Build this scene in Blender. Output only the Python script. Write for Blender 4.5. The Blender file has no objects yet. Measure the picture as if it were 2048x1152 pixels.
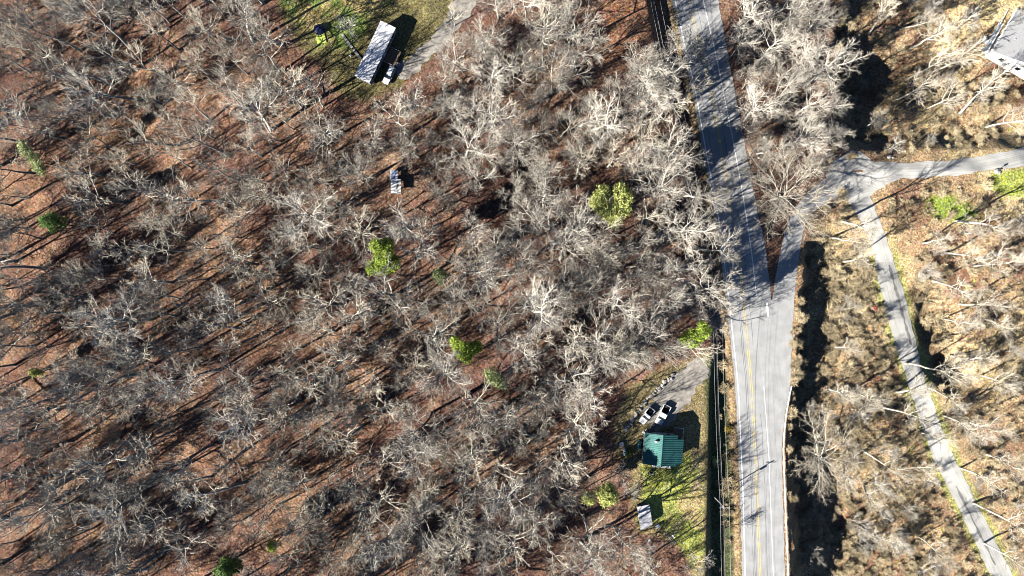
import bpy, bmesh, math, random
import numpy as np
from mathutils import Vector, Matrix, Euler

# ------------------------------------------------------------------ camera, sky, sun, exposure
SC = bpy.context.scene
COL = SC.collection
S = 0.133                         # metres on the ground for one unit of the site plan
H = S * 1024 / 0.75               # height of the camera (24 mm lens on a 36 mm sensor)
cam_d = bpy.data.cameras.new('camera'); cam = bpy.data.objects.new('camera', cam_d); COL.objects.link(cam)
cam.location = (0, 0, H); cam.rotation_euler = (0, 0, 0)
cam_d.lens = 24; cam_d.sensor_width = 36; cam_d.clip_start = 1; cam_d.clip_end = 3000
SC.camera = cam
SUN_EL, SHADOW_DIR = math.radians(27.5), math.radians(31)
W = bpy.data.worlds.new('World'); SC.world = W; W.use_nodes = True
wn = W.node_tree.nodes; bg = wn['Background']
sky = wn.new('ShaderNodeTexSky'); sky.sky_type = 'NISHITA'; sky.sun_disc = False
sky.sun_elevation = SUN_EL; sky.sun_rotation = math.radians(239)
W.node_tree.links.new(sky.outputs[0], bg.inputs[0]); bg.inputs[1].default_value = 0.05
sky.air_density = 0.42; sky.dust_density = 0.0; sky.ozone_density = 2.0; sky.altitude = 300
SC.cycles.diffuse_bounces = 0; SC.cycles.max_bounces = 4; SC.cycles.filter_width = 1.0
sl = bpy.data.lights.new('sun', 'SUN'); sl.energy = 5.0; sl.angle = math.radians(0.5); sl.color = (1.0, 0.95, 0.88)
so = bpy.data.objects.new('sun', sl); COL.objects.link(so)
sd = Vector((math.cos(SUN_EL) * math.cos(SHADOW_DIR), math.cos(SUN_EL) * math.sin(SHADOW_DIR), -math.sin(SUN_EL)))
so.rotation_euler = sd.to_track_quat('-Z', 'Y').to_euler(); so.location = (-90, -60, 80)
SC.view_settings.view_transform = 'Standard'; SC.view_settings.look = 'None'
SC.view_settings.gamma = 1; SC.view_settings.exposure = 1.7

rng = np.random.default_rng(7)
random.seed(7)

# ------------------------------------------------------------------ materials
def nt(name):
    m = bpy.data.materials.new(name); m.use_nodes = True
    return m, m.node_tree.nodes, m.node_tree.links, m.node_tree.nodes['Principled BSDF']

def mat(name, col, rough=0.7, var=0.15, scale=2.0, metal=0.0, bump=0.0, rand=0.0, detail=5, spec=0.3):
    m, n, l, p = nt(name)
    tc = n.new('ShaderNodeTexCoord'); no = n.new('ShaderNodeTexNoise')
    no.inputs['Scale'].default_value = scale; no.inputs['Detail'].default_value = detail
    l.new(tc.outputs['Object'], no.inputs['Vector'])
    mr = n.new('ShaderNodeMapRange'); mr.inputs[1].default_value = .25; mr.inputs[2].default_value = .75
    mr.inputs[3].default_value = 1 - var; mr.inputs[4].default_value = 1 + var
    l.new(no.outputs['Fac'], mr.inputs[0])
    val = mr.outputs[0]
    if rand:
        oi = n.new('ShaderNodeObjectInfo'); r2 = n.new('ShaderNodeMapRange')
        r2.inputs[3].default_value = 1 - rand; r2.inputs[4].default_value = 1 + rand
        l.new(oi.outputs['Random'], r2.inputs[0])
        mu = n.new('ShaderNodeMath'); mu.operation = 'MULTIPLY'
        l.new(val, mu.inputs[0]); l.new(r2.outputs[0], mu.inputs[1]); val = mu.outputs[0]
    mx = n.new('ShaderNodeVectorMath'); mx.operation = 'SCALE'; mx.inputs[0].default_value = col[:3]
    l.new(val, mx.inputs['Scale']); l.new(mx.outputs[0], p.inputs['Base Color'])
    p.inputs['Roughness'].default_value = rough; p.inputs['Metallic'].default_value = metal
    p.inputs['Specular IOR Level'].default_value = spec
    if bump:
        b = n.new('ShaderNodeBump'); b.inputs['Strength'].default_value = bump; b.inputs['Distance'].default_value = .05
        l.new(no.outputs['Fac'], b.inputs['Height']); l.new(b.outputs[0], p.inputs['Normal'])
    return m

M = {}
M['bark'] = mat('bark', (.50, .475, .405), .9, .18, 1.2, rand=.42, spec=.1)
M['twig'] = mat('twig', (.43, .39, .325), .9, .2, .8, rand=.42, spec=.1)
M['twig_pale'] = mat('twig_pale', (.49, .43, .33), .9, .2, .8, rand=.2, spec=.1)
M['bark_pale'] = mat('bark_pale', (.53, .49, .40), .9, .15, 1.2, rand=.2, spec=.1)
M['bark_dark'] = mat('bark_dark', (.13, .105, .085), .9, .2, 2, spec=.1)
M['brush'] = mat('dry_brush_stems', (.52, .42, .26), .95, .25, 1.5, rand=.35, spec=.05)
M['white_paint'] = mat('white_paint', (.8, .8, .78), .5, .04, 1.5)
M['car_white'] = mat('car_white', (.78, .79, .8), .25, .02, 1, spec=.5)
M['glass_dark'] = mat('dark_glass', (.015, .02, .025), .08, .05, 1, spec=.6)
M['black'] = mat('black_plastic', (.02, .02, .022), .6, .2, 4)
M['rubber'] = mat('rubber', (.025, .025, .025), .85, .2, 8)
M['metal_grey'] = mat('galvanised_metal', (.5, .52, .54), .45, .12, 2, metal=.5)
M['roof_white'] = mat('white_roof_membrane', (.74, .73, .74), .55, .07, .8)
M['wall_grey'] = mat('grey_siding', (.36, .37, .4), .7, .08, 3)
M['wall_cream'] = mat('cream_siding', (.62, .6, .55), .7, .08, 3)
M['roof_green'] = mat('green_metal_roof', (.035, .145, .13), .5, .32, .45, spec=.4)
M['shingle'] = mat('grey_shingle', (.27, .275, .28), .85, .18, 3, bump=.3)
M['wood_grey'] = mat('weathered_wood', (.3, .29, .28), .85, .2, 4, rand=.15)
M['wood_brown'] = mat('brown_wood', (.2, .13, .08), .85, .2, 4, rand=.15)
M['shed_roof'] = mat('grey_tin_roof', (.48, .48, .5), .5, .15, 1.2)
M['tin_blue'] = mat('blue_grey_sheet', (.36, .42, .55), .6, .3, 1.5)
M['tin_white'] = mat('weathered_white_sheet', (.6, .62, .62), .6, .3, 1.3)
M['lime'] = mat('lime_vinyl', (.5, .62, .12), .5, .1, 2)
M['blue_tarp'] = mat('navy_tarp', (.014, .02, .075), .4, .3, 1.5)
M['teal_tarp'] = mat('teal_tarp', (.06, .2, .22), .45, .2, 1.5)
M['red'] = mat('red_lens', (.45, .02, .02), .3, .05, 2)
M['lamp_glass'] = mat('lamp_glass', (.6, .6, .58), .15, .03, 2)
M['stone'] = mat('pale_stone', (.34, .32, .29), .9, .25, 3, bump=.3, rand=.25)
M['wire'] = mat('bright_wire', (.62, .62, .6), .4, .05, 2)
M['cable'] = mat('black_cable', (.03, .03, .03), .6, .05, 2)
def leafmat(name, col, rand=.25):
    m = mat(name, col, .6, .3, 1.6, rand=rand, spec=.25)
    n, l = m.node_tree.nodes, m.node_tree.links; p = n['Principled BSDF']
    tr = n.new('ShaderNodeBsdfTranslucent'); mx = n.new('ShaderNodeMixShader'); mx.inputs[0].default_value = .4
    l.new(p.inputs['Base Color'].links[0].from_socket, tr.inputs['Color'])
    l.new(p.outputs[0], mx.inputs[1]); l.new(tr.outputs[0], mx.inputs[2]); l.new(mx.outputs[0], n['Material Output'].inputs['Surface'])
    return m
M['leaf_lime'] = leafmat('bright_evergreen_leaves', (.36, .48, .075))
M['leaf_pale'] = leafmat('pale_evergreen_needles', (.42, .48, .22))
M['leaf_yellow'] = leafmat('yellow_green_leaves', (.5, .54, .17))
M['leaf_gold'] = leafmat('golden_leaves', (.42, .31, .04))
M['leaf_green'] = leafmat('deep_green_leaves', (.17, .28, .08))
M['leaf_red'] = leafmat('red_leaves', (.42, .13, .11))

def litter_mat():
    m, n, l, p = nt('ground_cover')
    at = n.new('ShaderNodeAttribute'); at.attribute_name = 'cover'
    tc = n.new('ShaderNodeTexCoord')
    def noise(sc, det, w=0):
        x = n.new('ShaderNodeTexNoise'); x.inputs['Scale'].default_value = sc; x.inputs['Detail'].default_value = det
        x.inputs['Roughness'].default_value = .7
        mp = n.new('ShaderNodeMapping'); mp.inputs['Location'].default_value = (w, w * 2, 0)
        l.new(tc.outputs['Object'], mp.inputs[0]); l.new(mp.outputs[0], x.inputs['Vector']); return x.outputs['Fac']
    def rng_(v, a, b, lo, hi):
        r = n.new('ShaderNodeMapRange'); r.inputs[1].default_value = lo; r.inputs[2].default_value = hi
        r.inputs[3].default_value = a; r.inputs[4].default_value = b; l.new(v, r.inputs[0]); return r.outputs[0]
    def mul(a, b):
        x = n.new('ShaderNodeMath'); x.operation = 'MULTIPLY'; l.new(a, x.inputs[0]); l.new(b, x.inputs[1]); return x.outputs[0]
    f1 = rng_(noise(1.6, 6), .5, 1.5, .3, .7)
    f2 = rng_(noise(.22, 4, 9), .78, 1.22, .3, .7)
    f = mul(f1, f2)
    sc = n.new('ShaderNodeVectorMath'); sc.operation = 'SCALE'
    l.new(at.outputs['Color'], sc.inputs[0]); l.new(f, sc.inputs['Scale'])
    # single leaves and tufts: small cells with their own tint
    vo = n.new('ShaderNodeTexVoronoi'); vo.inputs['Scale'].default_value = 2.6; l.new(tc.outputs['Object'], vo.inputs['Vector'])
    hs = n.new('ShaderNodeHueSaturation'); l.new(sc.outputs[0], hs.inputs['Color'])
    sp = n.new('ShaderNodeSeparateColor'); l.new(vo.outputs['Color'], sp.inputs[0])
    l.new(rng_(sp.outputs[0], .475, .525, 0, 1), hs.inputs['Hue'])
    l.new(rng_(sp.outputs[1], .75, 1.15, 0, 1), hs.inputs['Saturation'])
    l.new(rng_(sp.outputs[2], .6, 1.4, 0, 1), hs.inputs['Value'])
    l.new(hs.outputs[0], p.inputs['Base Color'])
    p.inputs['Roughness'].default_value = .95; p.inputs['Specular IOR Level'].default_value = .05
    b = n.new('ShaderNodeBump'); b.inputs['Strength'].default_value = .8; b.inputs['Distance'].default_value = .25
    l.new(f1, b.inputs['Height']); l.new(b.outputs[0], p.inputs['Normal'])
    return m
M['ground'] = litter_mat()

def asphalt(name, col, streak=.12, stretch=(1.5, .05, 1)):
    m, n, l, p = nt(name)
    uv = n.new('ShaderNodeUVMap'); tc = n.new('ShaderNodeTexCoord')
    mp = n.new('ShaderNodeMapping'); mp.inputs['Scale'].default_value = stretch; l.new(uv.outputs[0], mp.inputs[0])
    a = n.new('ShaderNodeTexNoise'); a.inputs['Scale'].default_value = 1.6; a.inputs['Detail'].default_value = 5; l.new(mp.outputs[0], a.inputs['Vector'])
    b = n.new('ShaderNodeTexNoise'); b.inputs['Scale'].default_value = .35; b.inputs['Detail'].default_value = 8; l.new(tc.outputs['Object'], b.inputs['Vector'])
    r1 = n.new('ShaderNodeMapRange'); r1.inputs[1].default_value = .3; r1.inputs[2].default_value = .7; r1.inputs[3].default_value = 1 - streak; r1.inputs[4].default_value = 1 + streak
    r2 = n.new('ShaderNodeMapRange'); r2.inputs[1].default_value = .3; r2.inputs[2].default_value = .7; r2.inputs[3].default_value = .86; r2.inputs[4].default_value = 1.14
    l.new(a.outputs['Fac'], r1.inputs[0]); l.new(b.outputs['Fac'], r2.inputs[0])
    mu = n.new('ShaderNodeMath'); mu.operation = 'MULTIPLY'; l.new(r1.outputs[0], mu.inputs[0]); l.new(r2.outputs[0], mu.inputs[1])
    sc = n.new('ShaderNodeVectorMath'); sc.operation = 'SCALE'; sc.inputs[0].default_value = col; l.new(mu.outputs[0], sc.inputs['Scale'])
    l.new(sc.outputs[0], p.inputs['Base Color']); p.inputs['Roughness'].default_value = .9; p.inputs['Specular IOR Level'].default_value = .15
    return m
M['asphalt'] = asphalt('worn_asphalt', (.31, .312, .308), .06, (1.2, .12, 1))
M['asphalt_lane'] = asphalt('pale_chip_seal', (.37, .365, .34), .2, (2.4, .03, 1))
M['gravel'] = asphalt('grey_gravel', (.26, .24, .21), .3, (.8, .5, 1))
M['tar'] = mat('tar_seal', (.1, .1, .105), .7, .2, 1)
M['dirt_track'] = mat('dark_patch', (.17, .165, .16), .9, .25, 1.2)
def worn_paint(name, col, lo, hi):
    m, n, l, p = nt(name)
    tc = n.new('ShaderNodeTexCoord'); a = n.new('ShaderNodeTexNoise'); a.inputs['Scale'].default_value = .5; a.inputs['Detail'].default_value = 6
    l.new(tc.outputs['Object'], a.inputs['Vector'])
    r = n.new('ShaderNodeMapRange'); r.inputs[1].default_value = lo; r.inputs[2].default_value = hi; l.new(a.outputs['Fac'], r.inputs[0])
    mx = n.new('ShaderNodeMix'); mx.data_type = 'RGBA'; mx.inputs[6].default_value = (.31, .312, .308, 1); mx.inputs[7].default_value = (*col, 1)
    l.new(r.outputs[0], mx.inputs[0]); l.new(mx.outputs[2], p.inputs['Base Color']); p.inputs['Roughness'].default_value = .8
    return m
M['line_white'] = worn_paint('white_road_paint', (.78, .78, .76), .25, .42)
M['line_yellow'] = worn_paint('yellow_road_paint', (.6, .46, .13), .34, .62)

# ------------------------------------------------------------------ mesh helpers
class MB:
    def __init__(s): s.v = []; s.f = []; s.m = []; s.mi = 0
    def add(s, vs, fs):
        o = len(s.v); s.v.extend([tuple(p) for p in vs]); s.f.extend([tuple(i + o for i in f) for f in fs]); s.m.extend([s.mi] * len(fs)); return s
    def box(s, c, d, rz=0, taper=1.0, tx=None):
        x, y, z = d[0] / 2, d[1] / 2, d[2] / 2; ca, sa = math.cos(rz), math.sin(rz); tx = taper if tx is None else tx
        vs = []
        for k, zz in ((1, -z), (0, z)):
            ax, ay = (1, 1) if k else (tx, taper)
            for px, py in ((-x, -y), (x, -y), (x, y), (-x, y)):
                px *= ax; py *= ay
                vs.append((c[0] + px * ca - py * sa, c[1] + px * sa + py * ca, c[2] + zz))
        return s.add(vs, [(0, 3, 2, 1), (4, 5, 6, 7), (0, 1, 5, 4), (1, 2, 6, 5), (2, 3, 7, 6), (3, 0, 4, 7)])
    def tube(s, pts, rad, sides=4, cap=True):
        n = len(pts); vs = []; pr = None
        for i in range(n):
            a = pts[max(i - 1, 0)]; b = pts[min(i + 1, n - 1)]
            d = Vector(b) - Vector(a)
            if d.length < 1e-6: d = Vector((0, 0, 1))
            d.normalize()
            up = Vector((1, 0, 0)) if abs(d.x) < .8 else Vector((0, 1, 0))
            e1 = d.cross(up).normalized(); e2 = d.cross(e1)
            r = rad[i] if hasattr(rad, '__len__') else rad
            for k in range(sides):
                t = 2 * math.pi * k / sides
                vs.append(Vector(pts[i]) + e1 * (r * math.cos(t)) + e2 * (r * math.sin(t)))
        fs = []
        for i in range(n - 1):
            for k in range(sides):
                k2 = (k + 1) % sides
                fs.append((i * sides + k, i * sides + k2, (i + 1) * sides + k2, (i + 1) * sides + k))
        if cap: fs += [tuple(range(sides - 1, -1, -1)), tuple((n - 1) * sides + k for k in range(sides))]
        return s.add(vs, fs)
    def prism(s, poly, z0, z1):
        n = len(poly); vs = [(p[0], p[1], z0) for p in poly] + [(p[0], p[1], z1) for p in poly]
        return s.add(vs, [tuple(range(n - 1, -1, -1)), tuple(range(n, 2 * n))] + [(i, (i + 1) % n, n + (i + 1) % n, n + i) for i in range(n)])
    def slab(s, quad, t):          # thick sheet under the given 3-D polygon
        n = len(quad); vs = list(quad) + [(p[0], p[1], p[2] - t) for p in quad]
        return s.add(vs, [tuple(range(n)), tuple(range(2 * n - 1, n - 1, -1))] + [((i + 1) % n, i, n + i, n + (i + 1) % n) for i in range(n)])
    def mesh(s, name, ms, smooth=False):
        me = bpy.data.meshes.new(name); me.from_pydata(s.v, [], s.f)
        for m_ in (ms if isinstance(ms, (list, tuple)) else [ms]): me.materials.append(m_)
        if isinstance(ms, (list, tuple)) and len(ms) > 1: me.polygons.foreach_set('material_index', s.m)
        if smooth: me.polygons.foreach_set('use_smooth', [True] * len(me.polygons))
        me.update(); return me
    def build(s, name, m, parent=None, smooth=False, bevel=0):
        me = s.mesh(name, m, smooth)
        if bevel:
            bm = bmesh.new(); bm.from_mesh(me)
            bmesh.ops.bevel(bm, geom=[e for e in bm.edges], offset=bevel, segments=1, affect='EDGES', profile=.5)
            bm.to_mesh(me); bm.free()
        return link(name, me, parent)
def link(name, me, parent=None):
    o = bpy.data.objects.new(name, me); COL.objects.link(o)
    if parent is not None: o.parent = parent
    return o
def tag(o, label=None, cat=None, group=None, kind=None):
    if label: o['label'] = label
    if cat: o['category'] = cat
    if group: o['group'] = group
    if kind: o['kind'] = kind
    return o
def thing(name, label, cat, loc=(0, 0, 0), rz=0, group=None):
    o = bpy.data.objects.new(name, None); COL.objects.link(o); o.empty_display_size = .3
    o.location = loc; o.rotation_euler = (0, 0, rz); return tag(o, label, cat, group)
def copy_tree(o, parent=None):
    c = o.copy(); COL.objects.link(c); c.parent = parent
    for ch in list(o.children): copy_tree(ch, c)
    return c

# ------------------------------------------------------------------ the lie of the land (plan units u, v; metres)
def ip(v, pts): return np.interp(v, [p[0] for p in pts], [p[1] for p in pts])
def sms(a, b, x):
    t = np.clip((x - a) / (b - a), 0, 1); return t * t * (3 - 2 * t)
LEFT_LINE = [(-300, 1278), (-100, 1327), (0, 1350), (88, 1369), (185, 1391.5), (270, 1406), (308, 1413), (393, 1429), (448, 1439), (528, 1449), (573, 1454), (608, 1459), (676, 1466), (738, 1473), (801, 1478), (851, 1480), (989, 1486), (1139, 1490), (1300, 1494), (1600, 1500)]
RIGHT_LINE = [(-300, 1336), (-100, 1383), (0, 1406), (120, 1434), (282, 1466), (363, 1481), (443, 1494), (513, 1504), (593, 1513), (700, 1522), (833, 1532), (920, 1538), (1140, 1546), (1300, 1551), (1600, 1560)]
ROAD_R = [(-300, 1362), (-100, 1411), (0, 1436), (120, 1458), (282, 1488), (363, 1503), (443, 1519), (480, 1529), (540, 1536), (600, 1543), (606, 1588), (660, 1585), (770, 1581), (800, 1575), (850, 1567), (900, 1563), (1152, 1570), (1300, 1574), (1600, 1582)]
CENTRE = [(-300, 1307), (-100, 1355), (0, 1378), (40, 1386), (68, 1395), (150, 1414), (195, 1424), (280, 1438), (350, 1450), (430, 1464), (500, 1475), (555, 1482), (600, 1487), (645, 1491), (760, 1502), (864, 1508), (960, 1512), (1110, 1519), (1300, 1525), (1600, 1532)]
BANK_L = [(-300, 1210), (0, 1284), (100, 1303), (300, 1372), (500, 1412), (690, 1418), (760, 1412), (900, 1409), (1152, 1402), (1600, 1400)]
BANK_H = [(-300, 4.2), (0, 4.2), (110, 4.0), (300, 1.6), (600, 1.2), (700, 3.2), (1152, 3.9), (1600, 3.9)]
EDGE_R = [(-300, 1690), (0, 1690), (100, 1664), (250, 1664), (300, 1650), (340, 1610), (430, 1600), (480, 1608), (560, 1599), (660, 1594), (760, 1587), (830, 1575), (900, 1573), (1020, 1576), (1152, 1582), (1600, 1590)]
DROP_R = [(-300, 4), (0, 4), (60, 5.5), (100, 11.0), (150, 11.5), (195, 7.5), (255, 8.0), (295, 3.5), (340, 2), (440, 2.6), (480, 4.2), (520, 5.8), (600, 6.6), (800, 6.8), (900, 8.6), (1000, 10.5), (1600, 10.5)]
def terrain(x, y):
    x = np.asarray(x, float); y = np.asarray(y, float)
    u = x / S + 1024; v = 576 - y / S
    xl = ip(v, LEFT_LINE) - 7; xb = ip(v, BANK_L); hb = ip(v, BANK_H)
    zl = hb - .9
    und = 0.9 * np.sin(x * .052 + 1.3) * np.cos(y * .061 + .4) + .5 * np.sin(x * .11 + y * .07) + .22 * np.sin(x * .43 + 1) * np.sin(y * .39 + 2) + .1 * np.sin(x * .9 + y * .5) * np.sin(y * 1.1 - x * .3)
    near = sms(0, 260, xb - u)
    flat = np.ones_like(u)
    for cu, cv, r0, r1 in ((745, 95, 90, 170), (1310, 900, 70, 130)):
        flat *= sms(r0, r1, np.hypot(u - cu, v - cv))
    z = zl + und * near * flat
    w = np.maximum(hb / S / 1.25, 4)
    t = sms(xb, xb + w, u); z = z * (1 - t) - .9 * t
    t = sms(xl - 15, xl - 3, u); z = z * (1 - t)
    xe = ip(v, EDGE_R) + (9 * np.sin(v * .071) + 5 * np.sin(v * .19 + 1)) * (sms(300, 250, v) + sms(480, 540, v) * .5); d = ip(v, DROP_R)
    w = np.maximum(d / S / 1.35, 4); w = np.where((v > 290) & (v < 480), np.maximum(w, 75), w)
    t = sms(xe, xe + w, u)
    lane = np.minimum(np.abs(u - ip(v, LANE_MID)), 400)
    und2 = .5 * np.sin(x * .08 + 2) * np.cos(y * .07) + .2 * np.sin(x * .33 + y * .21) + .12 * np.sin(x * .8) * np.sin(y * .75)
    up = sms(1860, 2060, u) * sms(420, 60, v) * 2.5
    for cu, cv, r_, dp in ((1905, 640, 36, 2.2), (1925, 715, 48, 3.2), (1888, 580, 26, 1.5), (1955, 745, 36, 3.0), (1790, 1075, 40, 3.0), (1720, 1100, 30, 2.6), (1830, 150, 40, 2.0), (1765, 135, 62, 4.0), (1775, 235, 45, 2.0)):
        q = np.hypot(u - cu, (v - cv) * .8) / r_; d = d + dp * sms(1.5, .35, q)  # hollows added to the ground so their west sides fall dark in shade
    return z + t * (-d + und2 * sms(14, 60, lane) + up)
LANE_MID = [(-300, 1680), (300, 1690), (400, 1725), (500, 1762), (576, 1783), (658, 1803), (736, 1826), (816, 1851), (880, 1874), (935, 1896), (994, 1924), (1060, 1960), (1148, 2003), (1300, 2080), (1600, 2230)]
_gx0, _gy0, _gs = -330.0, -260.0, .4
_grid = None
def tz(x, y):
    global _grid
    if _grid is None:
        X, Y = np.meshgrid(_gx0 + np.arange(1650) * _gs, _gy0 + np.arange(1300) * _gs); _grid = terrain(X, Y)
    fx = (x - _gx0) / _gs; fy = (y - _gy0) / _gs; i = int(fx); j = int(fy)
    if i < 0 or j < 0 or i > 1648 or j > 1298: return float(terrain(x, y))
    fx -= i; fy -= j; g = _grid
    return float((g[j, i] * (1 - fx) + g[j, i + 1] * fx) * (1 - fy) + (g[j + 1, i] * (1 - fx) + g[j + 1, i + 1] * fx) * fy)
def G(u, v, h=0.0):
    """Ground point seen at plan position u, v of the aerial survey (h: height above the ground)."""
    z = 0.0
    for _ in range(9):
        f = (H - z - h) / H; x = (u - 1024) * S * f; y = (576 - v) * S * f; z = tz(x, y)
    return Vector((x, y, z))

def poly_sd(px, py, poly):
    """signed distance to polygon, negative inside"""
    n = len(poly); d = np.full(px.shape, 1e9); ins = np.zeros(px.shape, bool)
    for i in range(n):
        x1, y1 = poly[i]; x2, y2 = poly[(i + 1) % n]
        ex, ey = x2 - x1, y2 - y1
        t = np.clip(((px - x1) * ex + (py - y1) * ey) / (ex * ex + ey * ey + 1e-9), 0, 1)
        d = np.minimum(d, np.hypot(px - x1 - t * ex, py - y1 - t * ey))
        c = ((y1 > py) != (y2 > py)); xi = (x2 - x1) * (py - y1) / (y2 - y1 + 1e-12) + x1
        ins ^= c & (px < xi)
    return np.where(ins, -d, d)

YARD_TOP = [(520, -60), (560, 20), (600, 90), (640, 130), (690, 195), (745, 200), (800, 172), (850, 120), (900, 60), (960, -10), (980, -60)]
LAWN_TOP = [(540, -60), (575, 30), (625, 70), (650, 100), (700, 95), (740, 30), (790, -10), (800, -60)]
YARD_LOW = [(1255, 778), (1330, 735), (1392, 715), (1445, 700), (1462, 900), (1470, 1200), (1405, 1200), (1375, 1100), (1335, 1085), (1275, 1060), (1262, 1000), (1255, 940), (1228, 900), (1228, 840)]
LAWN_LOW = [(1282, 930), (1330, 935), (1385, 905), (1405, 930), (1402, 1200), (1372, 1105), (1335, 1065), (1300, 1035), (1284, 985)]
LAWN_R = [(1985, 345), (2090, 330), (2090, 400), (2000, 392), (1975, 370)]
LAWN_R2 = [(1840, 395), (1890, 385), (1925, 405), (1960, 420), (1940, 450), (1880, 440), (1850, 425)]
TAN_R = [(1660, -80), (1680, 90), (1668, 250), (1700, 300), (1640, 420), (1612, 480), (1604, 600), (1595, 760), (1580, 840), (1590, 1300), (2300, 1300), (2300, -80)]
GAP_TOP = [(1205, -60), (1200, 60), (1180, 150), (1200, 165), (1250, 110), (1290, 90), (1340, 95), (1335, -60)]

# ------------------------------------------------------------------ ground
def wob(x, y, f=1.0):
    return (np.sin(x * .31 * f + 2 * np.sin(y * .17 * f)) + np.sin(y * .37 * f + 1.7 * np.sin(x * .21 * f + 1)) + .6 * np.sin(x * .93 * f + y * .71 * f) + .6 * np.sin(x * 1.3 * f - y * 1.1 * f + 2)) / 3.2
def build_ground():
    xs = np.concatenate([np.linspace(-900, -190, 16)[:-1], np.arange(-190, 190.01, .6), np.linspace(190, 900, 16)[1:]])
    ys = np.concatenate([np.linspace(-900, -112, 16)[:-1], np.arange(-112, 112.01, .6), np.linspace(112, 900, 16)[1:]])
    X, Y = np.meshgrid(xs, ys); Z = terrain(X, Y)
    nx, ny = len(xs), len(ys)
    co = np.stack([X, Y, Z], -1).reshape(-1, 3)
    i = np.arange(nx * ny).reshape(ny, nx)
    q = np.stack([i[:-1, :-1], i[:-1, 1:], i[1:, 1:], i[1:, :-1]], -1).reshape(-1, 4)
    me = bpy.data.meshes.new('ground'); me.vertices.add(len(co)); me.vertices.foreach_set('co', co.ravel())
    me.loops.add(q.size); me.loops.foreach_set('vertex_index', q.ravel()); me.polygons.add(len(q))
    me.polygons.foreach_set('loop_start', np.arange(0, q.size, 4)); me.update(calc_edges=True)
    f = H / (H - Z); U = (X * f / S + 1024).ravel(); V = (576 - Y * f / S).ravel(); xx, yy = X.ravel(), Y.ravel()
    w1 = wob(xx, yy); w2 = wob(xx + 50, yy - 30, .35); w3 = wob(xx - 20, yy + 70, 1.9)
    base = np.array([.18, .098, .065])[None] * np.ones((len(xx), 1))
    def mix(col, m):
        nonlocal base
        m = np.clip(m, 0, 1)[:, None]; base = base * (1 - m) + np.array(col)[None] * m
    mix((.26, .165, .105), sms(.0, .9, w2)); mix((.125, .068, .052), sms(.1, .9, -w2 + w1 * .3)); mix((.3, .22, .14), sms(.3, .9, w1 * .6 + w3 * .4) * .7)
    mix((.2, .165, .125), sms(.1, .8, wob(xx + 90, yy + 10, .7) * .7 + w3 * .4) * .6)
    mix((.29, .165, .095), sms(950, 350, U - .4 * (V - 500)) * sms(-.5, .6, w1 * .5 + w2) * .75)
    def zone(poly, col, soft=10, wo=9, amt=1.0):
        sdv = poly_sd(U, V, poly) + wo * w1 + wo * .6 * w3
        mix(col, sms(soft, -soft, sdv) * amt)
    zone(TAN_R, (.33, .225, .125), 14, 14)
    inr = sms(10, -10, poly_sd(U, V, TAN_R))
    mix((.47, .36, .185), inr * sms(-.1, .7, w2 + .3 * w3)); mix((.23, .13, .08), inr * sms(.15, .7, -w2 * .8 + .5 * w1)); mix((.36, .33, .1), inr * sms(.45, .8, w1 * .7 - w3 * .3))
    rb = inr * sms(740, 860, V); mix((.25, .15, .09), rb * sms(-.3, .5, w2 - .2) * .8)
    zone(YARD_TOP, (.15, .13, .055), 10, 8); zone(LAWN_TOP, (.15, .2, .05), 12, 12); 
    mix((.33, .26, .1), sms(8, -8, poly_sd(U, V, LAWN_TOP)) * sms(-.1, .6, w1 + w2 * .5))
    zone(YARD_LOW, (.24, .19, .09), 8, 6); zone(LAWN_LOW, (.33, .35, .08), 8, 6)
    mix((.36, .28, .13), sms(8, -8, poly_sd(U, V, LAWN_LOW)) * sms(.0, .6, w1 + (U - 1365) / 60))
    zone(LAWN_R, (.27, .3, .06), 6, 3); zone(LAWN_R2, (.2, .25, .05), 10, 7)
    # grass verges, and a dark green strip along the left bank and ditch
    lm = ip(V, LANE_MID); d = np.abs(U - lm); mix((.33, .33, .1), inr * sms(40, 26, d + 6 * w1) * sms(470, 520, V) * .8)
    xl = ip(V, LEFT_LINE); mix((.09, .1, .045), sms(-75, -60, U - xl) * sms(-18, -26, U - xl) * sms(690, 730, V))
    mix((.23, .165, .09), sms(-24, -16, U - xl) * sms(2, -4, U - xl))
    xe = ip(V, EDGE_R); mix((.36, .23, .12), sms(-30, -20, U - xe) * sms(30, 8, U - xe) * sms(470, 520, V))
    mix((.3, .15, .08), sms(0, -10, poly_sd(U, V, GAP_TOP)) * .7)
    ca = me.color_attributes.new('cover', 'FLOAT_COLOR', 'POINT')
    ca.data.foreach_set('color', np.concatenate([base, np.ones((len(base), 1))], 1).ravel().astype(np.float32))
    me.materials.append(M['ground']); me.polygons.foreach_set('use_smooth', [True] * len(me.polygons))
    tag(link('ground', me), kind='structure')
build_ground()

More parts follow.
